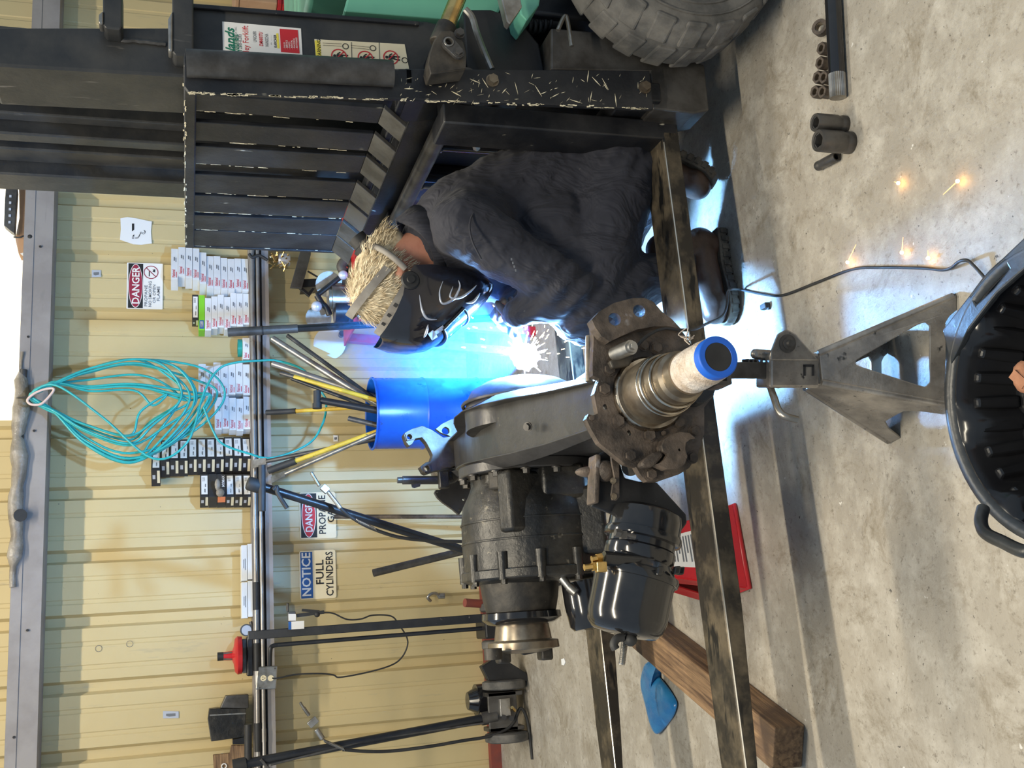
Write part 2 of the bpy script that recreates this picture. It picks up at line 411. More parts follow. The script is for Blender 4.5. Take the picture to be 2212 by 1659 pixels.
# upper girt: pressed steel channel
yf = DW-.16
g = MB(); g.plate([(0,yf,2.17),(0,yf,2.30),(0,yf+.02,2.30),(0,yf+.02,2.182),(0,DW-.004,2.182),(0,DW-.004,2.17)], [], (9.0,0,0)); g.v = [(x-3.4,y,z) for x,y,z in g.v]
g.box(-3.4, 5.6, yf-.004, yf+.004, 2.255, 2.30); g.box(-3.4, 5.6, yf, DW-.004, 2.292, 2.302)
girt_top = struct(mk('trim_1', g, MAT['girt'], smooth=0), 'gray steel girt running along the top of the wall')
for i in range(14):
    x = -2.2+i*.46; mk('screw_head', MB().cyl((x, yf-.004, 2.225 if i%2 else 2.265), (x, yf-.008, 2.225 if i%2 else 2.265), .006, n=8), MAT['ink'], girt_top, smooth=0)
# lower girt
g = MB(); yl = DW-.15
g.plate([(0,yl,1.13),(0,yl,1.165),(0,yl+.006,1.165),(0,yl+.006,1.136),(0,DW-.03,1.136),(0,DW-.03,1.222),(0,yl,1.222),(0,yl,1.212),(0,yl-.001,1.212),(0,yl-.001,1.228),(0,DW-.004,1.228),(0,DW-.004,1.13)], [], (9,0,0)); g.v = [(x-3.4,y,z) for x,y,z in g.v]
struct(mk('trim_2', g, MAT['girt'], smooth=0), 'gray steel girt at mid height that carries the boxes')
# base angle painted red oxide
struct(mk('baseboard_back', MB().box(-4, 7, DW-.05, DW-.002, 0, .055), MAT['redrust'], smooth=0), 'red oxide steel base angle along the wall')
# ================================================================ FORKLIFT (faces -X, its forks carry the axle)
fk = thing('forklift', 'black and mint green forklift at the right with raised forks and slatted load backrest', 'forklift', (1.9, 2.95, 0))
V = Vector
# --- forks
def fork(y0, skew, xt, zt=.265, w=.135, th=.05, ztop=.89):
    root = MB()
    def yy(x): return y0+(x-1.08)*skew
    xs = [1.335, 1.285, 1.0, .4, 0.0, -.35, xt]; vs = []
    for i, x in enumerate(xs):
        t = th if x > -.1 else th*(1-.75*(-.1-x)/(-.1-xt)); ww = w if x > -.3 else w*(1-.25*(-.3-x)/(-.3-xt))
        y = yy(x); c = .004
        vs += [(x,y,zt-t),(x,y,zt-c),(x,y+c,zt),(x,y+ww-c,zt),(x,y+ww,zt-c),(x,y+ww,zt-t)]
    n = len(xs); fs = []
    for i in range(n-1):
        for k in range(6): fs.append((i*6+k, i*6+(k+1)%6, i*6+6+(k+1)%6, i*6+6+k))
    fs += [tuple(range(6)), tuple(range((n-1)*6+5, (n-1)*6-1, -1))]
    root.add(vs, fs)
    return root, yy
for (y0, sk_, xt) in ((2.462, .053, -.72), (3.345, .075, -.72)):
    mbk, yy = fork(y0, sk_, xt)
    fo = mk('fork', mbk, MAT['forksteel'], fk, smooth=30, bevel=.003)
    y = yy(1.3)
    sh = MB().box(1.280, 1.338, y, y+.135, .215, .89)
    mk('fork_shank', sh, MAT['black'], fo, smooth=30, bevel=.005)
    mk('fork_hook', MB().box(1.325, 1.40, y+.01, y+.125, .80, .875), MAT['black'], fo, smooth=30, bevel=.004)
    e = MB(); xs = [1.27-.05*i for i in range(40)]
    pts = [(x, yy(x)+.0005, .2625) for x in xs]; e.tube(pts, .0022, n=5)
    mk('worn_edge', e, MAT['edge'], fo, smooth=40)
# --- carriage bars and shaft the forks hang on
mk('carriage_bar', MB().box(1.345, 1.40, 2.385, 3.66, .30, .41), MAT['black'], fk, bevel=.004)
mk('carriage_bar', MB().box(1.40, 1.46, 2.42, 3.62, .84, .93), MAT['black'], fk, bevel=.004)
mk('fork_shaft', MB().cyl((1.365,2.38,.845), (1.365,3.66,.845), .026, n=24), MAT['dsteel'], fk)
mk('carriage_plate', MB().box(1.46, 1.50, 2.62, 3.40, .33, .93), MAT['black2'], fk, bevel=.003)
for y in (2.86, 3.14):
    c = MB().cyl((1.43,y,.80), (1.43,y,.42), .042, n=20).cyl((1.43,y,.80),(1.43,y,.83),.047,n=20)
    mk('lift_cylinder', c, MAT['gloss'], fk)
for y in (2.70, 2.735):
    mk('hydraulic_hose', MB().tube(arc_pts([(1.44,y,.70),(1.39,y,.62),(1.385,y+.01,.50),(1.42,y+.03,.36)], 8), .011, n=10), MAT['blackrub'], fk)
mk('hose_fitting', MB().cyl((1.375,2.735,.735),(1.375,2.80,.71),.012,n=6).cyl((1.375,2.735,.735),(1.375,2.735,.775),.013,n=10), MAT['steel'], fk)
# --- load backrest
br = mk('load_backrest', MB().bar((1.335,2.37,1.525),(1.335,3.605,1.525),.03,.03).bar((1.345,2.37,1.0),(1.345,3.605,1.0),.045,.02), MAT['black'], fk, bevel=.004, label='black welded load backrest with vertical slats')
ed = [(216,251),(275,314),(326,363),(385,424),(430,465),(472,502),(504,537)]
for i, (a, b) in enumerate(ed):
    ya, yb = XP(602,a,1.33).y, XP(602,b,1.33).y
    zb = 1.005; s = MB()
    q = lambda x, z, t=.012: [(x,ya,z),(x,yb,z),(x+t,yb,z),(x+t,ya,z)]
    s.hexa(q(1.33, zb+.035), q(1.328, 1.525))
    mk('slat', s, MAT['black'], br, smooth=0, bevel=.002)
    t = MB(); ym = (ya+yb)/2
    t.hexa([(1.33,ya,zb+.035),(1.33,yb,zb+.035),(1.342,yb,zb+.03),(1.342,ya,zb+.03)], [(1.285,ya+.012,zb-.025),(1.285,yb+.012,zb-.025),(1.297,yb+.012,zb-.03),(1.297,ya+.012,zb-.03)])
    mk('slat_foot', t, MAT['dsteel'], br, smooth=0, bevel=.002)
# near upright: flat bar bolted down the side, with a half pipe guard welded on
yn = 2.37
up = MB().plate([W(398,112,yn),W(398,186,yn),W(408,200,yn),W(600,207,yn),W(850,213,yn),W(1412,236,yn),W(1404,152,yn),W(850,148,yn),W(600,128,yn)], [], (0,.014,0))
mk('upright', up, MAT['black'], fk, smooth=0, bevel=.003)
fu = MB().box(1.325, 1.385, 3.60, 3.615, 1.0, 1.535); mk('upright', fu, MAT['black'], fk, smooth=0, bevel=.003)
hp = MB(); a0, a1 = W(402,137,yn-.005), W(848,160,yn-.005); ax = (a0-a1).normalized(); uu = V((1,0,0)); uu = (uu-ax*uu.dot(ax)).normalized(); ww = V((0,-1,0)); vs = []; n = 12
for c in (a0, a1):
    for rr in (.036, .030):
        for i in range(n+1):
            t = math.pi*i/n; vs.append(c+uu*(rr*math.cos(t))+ww*(rr*.8*math.sin(t)))
k = n+1; fs = []
for i in range(n):
    fs += [(i,i+1,2*k+i+1,2*k+i), (k+i+1,k+i,3*k+i,3*k+i+1), (i+1,i,k+i,k+i+1), (2*k+i,2*k+i+1,3*k+i+1,3*k+i)]
fs += [(0,k,3*k,2*k),(k-1,2*k-1,4*k-1,3*k-1)]
hp.add(vs, fs); mk('half_pipe_guard', hp, MAT['dsteel'], fk, smooth=50, label='bare steel half pipe welded to the backrest upright')
for p in ((1063,175),(1392,190)):
    mk('bolt', MB().hexb(W(*p, yn), (0,-1,0), .014, .016), MAT['brown_steel'], fk, smooth=30)
# flaked cream paint along the edges
random.seed(31)
def chips(p, q, n, parent, wmax=.004, jit=.003, nrm=(-1,0,0)):
    p, q = V(p), V(q); d = q-p; L = d.length; d = d/L; nn4 = V(nrm); s = d.cross(nn4).normalized(); mb = MB()
    for i in range(n):
        c = p+d*(L*random.random()**1.2)+s*random.uniform(-jit,jit)+nn4*.0012; l = random.uniform(.004,.03); w = random.uniform(.0006,wmax)
        m_ = 6; mb.plate([c+d*(l*(k/m_-.5))+s*(w*random.uniform(.2,1)) for k in range(m_+1)]+[c+d*(l*(k/m_-.5))-s*(w*random.uniform(.1,.8)) for k in range(m_,-1,-1)], [], nn4*-.0008)
    o_ = mk('paint_chips', mb, MAT['signcream'], parent, smooth=0); o_['kind'] = 'stuff'; return o_
def scratches():
    mb = MB()
    for i in range(95):
        px = random.uniform(860,1400) if i < 80 else random.uniform(860,1000); c = W(px, random.uniform(158,222), yn-.0008); a = random.gauss(-.75,.45) if i % 3 else random.uniform(-3,3)
        d = V((math.cos(a),0,math.sin(a))); s = V((-d.z,0,d.x)); l = random.uniform(.003,.020) if i % 6 else random.uniform(.02,.04); w = random.uniform(.0002,.0008) if i % 6 else random.uniform(.0006,.0018)
        mb.plate([c-d*l/2, c+s*w, c+d*l/2, c-s*w], [], (0,.0008,0))
    o_ = mk('scratches', mb, MAT['signcream'], fk, smooth=0); o_['kind'] = 'stuff'
chips(W(410,201,yn), W(1410,235,yn), 90, fk, .0035, .003, (0,-1,0)); scratches()
for i, (a, b) in enumerate(ed):
    yb_ = XP(602,b,1.33).y; chips((1.329,yb_,1.52), (1.329,yb_,1.05), 14, br, .0022, .0022)
chips((1.319,2.40,1.538), (1.319,3.6,1.538), 40, br, .003, .004)
# --- mast rails
def rail(x0, x1, y0, y1, name='mast_rail', z1=2.7, z0=.2, m='mast'):
    return mk(name, MB().box(x0, x1, y0, y1, z0, z1), MAT[m], fk, smooth=0, bevel=.006)
rail(1.50, 1.60, 2.74, 2.90); rail(1.54, 1.66, 2.905, 2.96); rail(1.56, 1.68, 2.97, 3.04)
rail(1.56, 1.68, 3.16, 3.21); rail(1.52, 1.64, 3.215, 3.27); rail(1.57, 1.66, 3.275, 3.36); rail(1.54, 1.64, 3.365, 3.46); rail(1.50, 1.62, 3.47, 3.60)
mk('mast_groove_grease', MB().box(1.565, 1.57, 3.285, 3.35, .9, 2.7), MAT['carrier'], fk, smooth=0)
for y in (3.06, 3.10): mk('lift_chain', MB().box(1.70, 1.712, y, y+.025, .5, 2.7), MAT['dsteel'], fk, smooth=0)
mk('mast_hose', MB().tube(arc_pts([(1.66,3.13,2.6),(1.65,3.12,2.2),(1.64,3.09,1.8),(1.65,3.10,1.4),(1.66,3.12,.8)], 8), .012, n=10), MAT['blackrub'], fk)
# near outer rail with the side face that carries the stickers
side = MB().plate([W(-30,60,2.5), W(-30,140,2.5), W(400,165,2.5), W(930,190,2.5), W(1160,165,2.5), W(1160,95,2.5), W(920,45,2.5), W(410,5,2.5), W(408,60,2.5)], [], (0,.20,0))
mk('mast_side_plate', side, MAT['mast'], fk, smooth=0, bevel=.006)
st = MB().bar(W(415,14,2.495), W(905,52,2.495), .012, .012); mk('side_plate_lip', st, MAT['black2'], fk, smooth=0, bevel=.003)
mk('weld_bead', MB().tube([W(262+8*i, 87+random.uniform(-1.5,1.5)+i*.7, 2.497) for i in range(13)], .006, n=6), MAT['dsteel'], fk)
for (a, b, c) in ((222, 264, 60), (372, 418, 118)):
    t = MB().plate([W(a,-20,2.44), W(a,c-8,2.44), W(a+6,c,2.44), W(b-4,c+4,2.44), W(b,c-4,2.44), W(b,-20,2.44)], [], (0,.06,0))
    mk('mast_cross_bar', t, MAT['mast'], fk, smooth=0, bevel=.008)
    t2 = MB().plate([W(a-9,30 if a < 300 else 40,2.435), W(a-9,c-10,2.435), W(a+1,c-8,2.435), W(a+1,22,2.435)], [], (0,.04,0))
    mk('stop_lug', t2, MAT['steel'], fk, smooth=0, bevel=.004)
# lower mast foot and frame
mk('mast_foot', MB().plate([W(1190,60,2.40),W(1190,150,2.40),W(1405,155,2.40),W(1412,235,2.40),W(1500,245,2.40),W(1532,238,2.40),W(1522,140,2.40),W(1400,100,2.40),W(1300,70,2.40)], [], (0,.12,0)), MAT['dsteel'], fk, smooth=0, bevel=.005)
mk('mast_foot', MB().plate([W(1000,20,2.46),W(1010,170,2.46),W(1180,170,2.46),W(1165,95,2.46),W(1120,40,2.46),W(1060,20,2.46)], [], (0,.05,0)), MAT['black2'], fk, smooth=0, bevel=.005)
mk('hook_bracket', MB().tube(arc_pts([W(1005,20,2.42),W(1020,38,2.42),W(1030,70,2.42),W(1045,110,2.42),W(1062,150,2.42)],6), .009, n=8, rs=None), MAT['steel'], fk)
mk('hook_bracket', MB().tube(arc_pts([W(1205,66,2.35),W(1218,38,2.35),W(1225,42,2.35),W(1235,100,2.35)],5), .006, n=8), MAT['steel'], fk)
mk('corrugated_hose', (lambda mb: [mb.torus(W(1130+11*i,52+8*math.sin(i*.6)-i*1.2,2.5), ray(1130+11*i,50).cross(V((0,1,0))) if False else V((.1,.1,-1)), .017, .005, 14, 6) for i in range(8)] and mb)(MB().tube(arc_pts([W(1120,52,2.5),W(1160,46,2.5),W(1210,50,2.5)],8), .016, n=12)), MAT['blackrub'], fk)
# tilt cylinder with gold rod
yt = 2.33
mk('tilt_cylinder_rod', MB().cyl(W(1000,-30,yt), W(962,62,yt), .021, n=24), MAT['brass'], fk, label='gold plated tilt cylinder rod')
c = MB(); c.cyl(W(966,55,yt), W(948,95,yt), .026, n=20)
c.plate([W(p[0],p[1],yt-.03) for p in ((952,66),(972,64),(990,74),(1002,92),(1008,116),(1006,150),(930,160),(925,140),(930,112),(938,86))], [circle(W(970,98,yt-.03),.008,(1,0,0),(0,0,1),12)], (0,.06,0))
mk('tilt_cylinder_clevis', c, MAT['grease'], fk, smooth=30, bevel=.003)
for p, r in (((992,74),.011),):
    mk('bolt', MB().hexb(W(*p, yt-.03), (0,-1,0), r, .014), MAT['dsteel'], fk, smooth=30)
c1_, c2_ = W(967,96,yt-.038), W(988,118,yt-.038); dd_ = (c2_-c1_).normalized(); pp_ = V((-dd_.z,0,dd_.x)); lk = [c1_+(pp_*math.cos(t)-dd_*math.sin(t))*.017 for t in np.linspace(0,math.pi,8)]+[c2_+(-pp_*math.cos(t)+dd_*math.sin(t))*.015 for t in np.linspace(0,math.pi,8)]
mk('clevis_link', MB().plate(lk, [circle(c1_,.008,X_ if False else V((1,0,0)),V((0,0,1)),14)], (0,-.012,0)), MAT['dsteel'], fk, smooth=0, bevel=.002); mk('clevis_boss', MB().torus(c1_-V((0,.012,0)), (0,1,0), .011, .003, 18, 6), MAT['steel'], fk, smooth=60); mk('clevis_bolt', MB().hexb(c2_-V((0,.012,0)), (0,-1,0), .010, .010), MAT['dsteel'], fk, smooth=30)
# body behind the mast
mk('body', MB().box(1.80, 3.6, 2.42, 3.5, .62, 1.20), MAT['green'], fk, bevel=.02, label='mint green painted body panel')
mk('floor_frame', MB().box(1.62, 3.6, 2.46, 3.45, .28, .66), MAT['black2'], fk, bevel=.01)
mk('step_plate', MB().plate([W(p[0],p[1],2.28) for p in ((1080,-15),(1095,45),(1102,52),(1128,15),(1122,-15))], [], (0,.03,0)), MAT['steel'], fk, smooth=0, bevel=.003)
mk('fender', MB().plate([W(p[0],p[1],2.36) for p in ((1115,-20),(1125,30),(1138,45),(1165,10),(1170,-20))], [], (0,.10,0)), MAT['green'], fk, smooth=0, bevel=.004)
mk('body_side', MB().plate([W(p[0],p[1],2.56) for p in ((760,-40),(742,24),(990,44),(1070,44),(1110,-40))], [], (0,.06,0)), MAT['green'], fk, smooth=0, bevel=.006)
mk('counterweight_post', MB().box(2.75, 2.85, 2.45, 2.55, 1.2, 2.3), MAT['black2'], fk, bevel=.01)
# wheels
def wheel(cx, cy, r, w):
    t = MB(); hw = w/2
    t.lathe([(r*.60,-hw*.55),(r*.66,-hw*.92),(r*.80,-hw),(r*.93,-hw*.96),(r*.975,-hw*.78),(r*.975,hw*.78),(r*.93,hw*.96),(r*.80,hw),(r*.66,hw*.92),(r*.60,hw*.55)], (cx,cy,r), (0,1,0), 56)
    ti = mk('tire', t, MAT['rubber'], fk, smooth=50, label='dusty chunky lug tire')
    nl = 20; lug = MB()
    for side_ in (-1, 1):
        for k in range(nl):
            a = 2*math.pi*(k+(.5 if side_ > 0 else 0))/nl; da = 2*math.pi/nl*.36
            ys = [side_*hw*1.0, side_*hw*.05]; qs = []
            for dr in (.955, 1.0):
                for (yo, s0, s1) in ((ys[0], -da, da*.85), (ys[1], -da*.55, da*1.15)):
                    for s_ in (s0, s1):
                        rr = r*dr*(.975 if (yo == ys[0]) else 1); qs.append((cx+rr*math.cos(a+s_), cy+yo, r+rr*math.sin(a+s_)))
            lug.add(qs, [(0,1,3,2),(4,6,7,5),(0,4,5,1),(2,3,7,6),(0,2,6,4),(1,5,7,3)])
    mk('tread_lug', lug, MAT['rubber'], ti, smooth=0, bevel=.008)['kind'] = 'stuff'
    rim = MB().lathe([(r*.64,hw*.5),(r*.64,-hw*.60),(r*.58,-hw*.62),(r*.54,-hw*.40),(r*.50,-hw*.38),(r*.25,-hw*.45),(r*.22,-hw*.7),(0.001,-hw*.7)], (cx,cy,r), (0,1,0), 40)
    mk('wheel_rim', rim, MAT['rubber'], ti, smooth=30)
    mk('sidewall_rib', MB().torus((cx,cy-hw*.97,r),(0,1,0),r*.74,.004,48,6).torus((cx,cy-hw*1.0,r),(0,1,0),r*.86,.003,48,6), MAT['rubber'], ti, smooth=60)
wheel(1.722, 2.275, .285, .215)
wheel(1.700, 3.62, .285, .19)
wheel(3.2, 2.45, .24, .16)
# --- dealer sticker and warning sticker on the mast side
yd = 2.4985
def on(px, py): return W(px, py, yd)
dk = mk('dealer_sticker', MB().plate([on(480,47),on(482,140),on(655,150),on(650,62)], [], (0,-.0012,0)), MAT['signwhite'], fk, smooth=0, label='white dealer sticker with green script and red block')
dx = (on(520,60)-on(520,100)).normalized(); dz = (on(500,60)-on(620,69)).normalized(); dx = (dx-dz*dx.dot(dz)).normalized()
def dt(s, px, py, size, m, **k): return text('lettering', s, MAT[m], on(px,py)+V((0,-.0016,0)), dx, dz, size, dk, **k)
def dt2(s, px, py, size, m, par, **k): return text('lettering', s, MAT[m], on(px,py)+V((0,-.0016,0)), dx, dz, size, par, **k)
dt('lands', 507, 113, .032, 'inkgreen', bold=.02, shear=.3)
dt('Equipment', 516, 118, .030, 'inkgreen', bold=.02, shear=.3, fit=.055)
dt('COMPANY, INC.', 512, 92, .006, 'inkgray')
dt('(559) 268-6285', 523, 128, .014, 'inkgray', fit=.068)
dt('alley Forklift', 538, 122, .021, 'inkred', fit=.084)
dt('UNICARR', 554, 92, .012, 'inkgray', bold=.01, fit=.030); dt('DMARITU', 568, 101, .013, 'inkred', bold=.02, shear=.2, fit=.040)
dt('HANGCHA', 580, 102, .012, 'inkgray', bold=.01, fit=.036); dt('o ......', 587, 98, .005, 'inkgray', fit=.026)
mk('print_block', MB().plate([on(596.5,73),on(599,105),on(604,105),on(601,73)], [], (0,-.002,0)), MAT['yellowp'], dk, smooth=0)
dt('KARCHER', 598, 104, .010, 'ink', bold=.015, fit=.036)
mk('print_block', MB().plate([on(604,63),on(607,113),on(647,116),on(643,66)], [], (0,-.0024,0)), MAT['inkred'], dk, smooth=0)
for i, s_ in enumerate(('SALES','SERVICE','PARTS','RENTAL','RACKING','BATTERIES')):
    text('lettering', '- '+s_, MAT['signwhite'], on(616.5+5.3*i, 108)+V((0,-.003,0)), dx, dz, .0062, dk, bold=.01)
wk = mk('warning_sticker', MB().plate([on(679,85),on(684,146),on(884,152),on(874,96)], [], (0,-.0012,0)), MAT['signcream'], fk, smooth=0, label='cream warning sticker with three crossed out figures')
mk('print_block', MB().plate([on(679.5,88),on(684,143),on(696,143),on(691,88)], [], (0,-.0016,0)), MAT['yellowp'], wk, smooth=0)
dt2('WARNING', 694, 130, .013, 'ink', wk, bold=.01, fit=.058)
ps = MB(); e1, e2 = dx, dz; off = V((0,-.0022,0))
for i, (cx_, cy_) in enumerate(((732,122),(789,126),(844,125))):
    c = on(cx_, cy_)+off; R = .0205
    rd = MB(); rd.plate(circle(c,R,e1,e2,24), [circle(c,R*.86,e1,e2,24)], (0,-.0004,0))
    d = (e1-e2).normalized() if i < 2 else (e1-e2).normalized(); q = d.cross(V((0,1,0))).normalized()
    rd.plate([c+d*R*.9+q*.0013,c-d*R*.9+q*.0013,c-d*R*.9-q*.0013,c+d*R*.9-q*.0013], [], (0,-.0004,0))
    mk('red_prohibition_ring', rd, MAT['inkred'], wk, smooth=0)
    h = c+e2*.011; ps.plate(circle(h,.0042,e1,e2,12), [], (0,-.0003,0))
    def limb(a, b, w):
        a, b = c+e1*a[0]+e2*a[1], c+e1*b[0]+e2*b[1]; t = (b-a).normalized(); n_ = t.cross(V((0,1,0))).normalized()*w
        ps.plate([a+n_,a-n_,b-n_,b+n_], [], (0,-.0003,0))
    limb((0,.006),(0,-.010),.005); limb((.003,-.009),(.003,-.024),.002); limb((-.004,-.009),(-.006,-.024),.002); limb((.006,.004),(.011,-.004),.0015); limb((-.005,.004),(-.011,-.007),.0015)
    wc = on((746,805,874)[i], (101,105,131)[i])+off; ps.plate(circle(wc,.0085,e1,e2,18), [circle(wc,.0066,e1,e2,18)], (0,-.0003,0))
    if i < 2:
        a, b = on((697,758)[i], (99,104)[i])+off, on((738,798)[i], (101,108)[i])+off
        for o_ in (0, .0065):
            ps.plate([a+e1*o_,b+e1*o_,b+e1*(o_+.0008),a+e1*(o_+.0008)], [], (0,-.0003,0))
for p in (758, 818): ps.plate([on(p,92)+off,on(p+1,92)+off,on(p+3,150)+off,on(p+2,150)+off], [], (0,-.0003,0))
mk('pictogram', ps, MAT['ink'], wk, smooth=0)
# ================================================================ DRIVE AXLE on the forks, spindle towards the camera
ax = thing('drive_axle', 'dismantled truck drive axle resting on the forks and a jack stand, spindle wrapped in plastic', 'axle', (.53, 2.95, .10))
def A(y, dx=0, dz=0): return V((.46+(y-2.07)*.079+dx, y, .57+dz))
B = A(2.95)
X_, Y_, Z_ = V((1,0,0)), V((0,1,0)), V((0,0,1))
# banjo housing with tapered arms
hs = MB()
def ringpts(y, hx, hz, c=.3, ox=0.0, oz=0.0):
    o = A(y, ox, oz); out = []
    for (a, b) in ((1,-1),(1,1),(-1,1),(-1,-1)):
        for (ka, kb) in (((1,1-c) if a*b < 0 else (1-c,1)), ((1-c,1) if a*b < 0 else (1,1-c))):
            out.append(o+X_*(a*hx*ka)+Z_*(b*hz*kb))
    return out
secs = [(2.10,.066,.068),(2.30,.078,.088,-.010),(2.50,.092,.126,-.022),(2.66,.104,.168,-.022),(2.80,.108,.190,-.010),(2.95,.108,.196),(3.10,.108,.182),(3.24,.104,.150),(3.40,.090,.098),(3.60,.078,.078),(3.80,.066,.068)]
vs = []; 
for s_ in secs: vs += ringpts(s_[0], s_[1], s_[2], oz=s_[3] if len(s_) > 3 else 0)
n = 8; fs = []
for i in range(len(secs)-1):
    for k in range(n): fs.append((i*n+k, i*n+(k+1)%n, i*n+n+(k+1)%n, i*n+n+k))
fs += [tuple(range(n)), tuple(range((len(secs)-1)*n, len(secs)*n))[::-1]]
hs.add(vs, fs)
ho = mk('axle_housing', hs, MAT['housing'], ax, smooth=50, bevel=.006, label='gray painted tapered axle housing')
cv = MB().lathe([(.176,0),(.178,.06),(.172,.09),(.155,.120),(.120,.140),(.075,.152),(.03,.156),(.001,.157)], B+X_*.02, X_, 40)
mk('domed_cover', cv, MAT['housing'], ho, smooth=60, label='domed rear cover being welded')
mk('weld_seam', MB().torus(B+X_*.10, X_, .182, .006, 48, 6), MAT['dsteel'], ho, smooth=60)
for (p, y) in (((1141,921),2.60),((1271,885),2.40)):
    mk('drain_plug', MB().hexb(W(*p, y)+V((0,0,.0)), (-.3,-.6,.75), .010, .012), MAT['dsteel'], ho, smooth=30)
mk('arc_light_block', MB().plate([(.50,2.60,.46),(.67,2.60,.46),(.675,2.60,.36),(.64,2.60,.27),(.53,2.60,.27),(.49,2.60,.36)], [], (0,.20,0)), MAT['housing'], ho, smooth=0, bevel=.008)  # added hidden block under the arm, keeps arc light off the floor
# carrier flange with bolts, carrier, pinion nose
Fx = B-X_*.09
mk('carrier_flange', MB().lathe([(.19,0),(.205,0),(.205,.03),(.19,.03)], Fx-X_*.0, -X_, 48), MAT['housing'], ax, smooth=30, bevel=.003)
for k in range(14):
    a = 2*math.pi*k/14+.1; c = Fx-X_*.03+Y_*(.194*math.cos(a))+Z_*(.194*math.sin(a))
    mk('flange_bolt', MB().hexb(c, -X_, .0115, .016), MAT['dsteel'], ax, smooth=30)
ca = MB().lathe([(.172,0),(.172,.025),(.182,.05),(.200,.085),(.206,.13),(.206,.27),(.200,.30)], Fx-X_*.03, -X_, 44)
cr = mk('differential_carrier', ca, MAT['carrier'], ax, smooth=40, bevel=.004, label='oily black differential carrier casting')
rb = MB()
for h in (.135, .19): rb.torus(Fx-X_*(.03+h), X_, .206, .0035, 44, 6)
mk('casting_rib', rb, MAT['carrier'], cr, smooth=60)
bl = MB(); c0 = Fx-X_*.10
bl.obox(c0+V((-.02,-.150,.06)), .17,.06,.16, X_, (0,.94,.34), (0,-.34,.94)); bl.obox(c0+V((.03,-.165,-.04)), .10,.06,.13, X_, Y_, Z_); bl.obox(c0+V((-.08,-.17,-.10)), .19,.05,.12, X_, (0,.9,-.43), (0,.43,.9))
mk('casting_boss', bl, MAT['carrier'], cr, smooth=30, bevel=.012)
mk('valve_fitting', MB().obox(c0+V((.045,-.12,.125)), .055,.05,.05, X_, (0,.7,.7), (0,-.7,.7)), MAT['grease'], cr, smooth=30, bevel=.008)
fx2 = Fx-X_*.30
mk('cover_flange', MB().lathe([(.195,0),(.214,0),(.214,.026),(.20,.032),(.12,.04)], fx2, -X_, 44), MAT['carrier'], ax, smooth=35, bevel=.003)
for k in range(12):
    a = 2*math.pi*k/12+.3; c = fx2+Y_*(.204*math.cos(a))+Z_*(.204*math.sin(a))
    mk('cover_bolt', MB().cyl(c+X_*.045, c-X_*.03, .016, .014, n=12).hexb(c-X_*.03, -X_, .010, .012, False), MAT['carrier'], ax, smooth=35)
Nc = fx2-X_*.03+Z_*.05+Y_*.0
mk('pinion_nose', MB().lathe([(.115,0),(.108,.05),(.100,.085),(.094,.09)], Nc, -X_, 36), MAT['grease'], ax, smooth=35, bevel=.003)
mk('dust_slinger', MB().lathe([(.085,.085),(.112,.088),(.114,.105),(.098,.118),(.078,.124)], Nc, -X_, 36), MAT['gloss'], ax, smooth=45)
yk = mk('input_yoke', MB().lathe([(.075,.12),(.080,.15),(.082,.165),(.10,.168),(.102,.190),(.085,.192),(.06,.2)], Nc, -X_, 36), MAT['brown_steel'], ax, smooth=35, bevel=.002, label='greasy rust streaked input flange')
mk('yoke_ear', MB().obox(Nc-X_*.205+Y_*.0+Z_*.062, .04,.05,.035, X_, Y_, Z_).obox(Nc-X_*.205-Z_*.062, .04,.05,.035, X_, Y_, Z_), MAT['grease'], yk, smooth=30, bevel=.006)
mk('bearing_cap', MB().cyl(Nc-X_*.18+V((0,-.09,.115)), Nc-X_*.21+V((0,-.09,.115)), .025, n=18), MAT['grease'], ax, smooth=40)
cn = fx2-X_*.075+V((.0,-.115,-.105))
mk('lock_cylinder', MB().lathe([(.062,-.03),(.064,.03),(.060,.088),(.050,.100),(.001,.104)], cn, V((-1,-.08,-.10)), 32), MAT['gloss'], ax, smooth=45, label='gloss black shift lock cylinder')
mk('breather', MB().cyl(fx2+V((-.035,-.17,-.02)), fx2+V((-.06,-.18,-.035)), .011, n=12).cyl(fx2+V((-.06,-.18,-.035)), fx2+V((-.078,-.19,-.05)), .013, n=12), MAT['steel'], ax, smooth=40)
mk('mud_flap', MB().plate([W(p[0],p[1],2.95) for p in ((1124,1363),(1172,1360),(1168,1408),(1132,1416),(1122,1405))], [], (0,.02,0)), MAT['black2'], ax, smooth=0, bevel=.004)
# --- near wheel end
ysp = 2.07
def Z3(x, y): return 1260+x/3.77, 620+y/3.77
def P3(x, y, yy=ysp): p = Z3(x, y); return W(p[0], p[1], yy)
out = [(70,265),(130,200),(250,130),(400,90),(500,88),(570,120),(640,200),(720,260),(820,380),(900,500),(980,640),(1050,800),(1065,880),(985,980),(985,1200),(925,1380),(860,1475),(780,1525),(620,1580),(520,1583),(470,1535),(430,1465),(340,1440),(130,1270),(60,1150),(25,1075),(40,1035),(80,1045),(120,1030),(105,960),(88,870),(130,745),(78,720),(75,640),(85,420)]
hol = [circle(P3(*c), r, X_, Z_, 18) for c, r in (((255,262),.0145),((455,195),.0145),((180,975),.006),((375,1188),.006))]
bs_ = mk('brake_spider', MB().plate([P3(*p) for p in out], hol, (0,.022,0)), MAT['rusty'], ax, smooth=0, bevel=.004, label='rusty brown cast brake spider with bolt holes')
lobe = [(70,265),(130,200),(250,130),(400,90),(500,88),(570,120),(640,200),(720,260),(800,345),(700,320),(580,320),(440,345),(320,395),(215,445),(150,400),(100,330)]
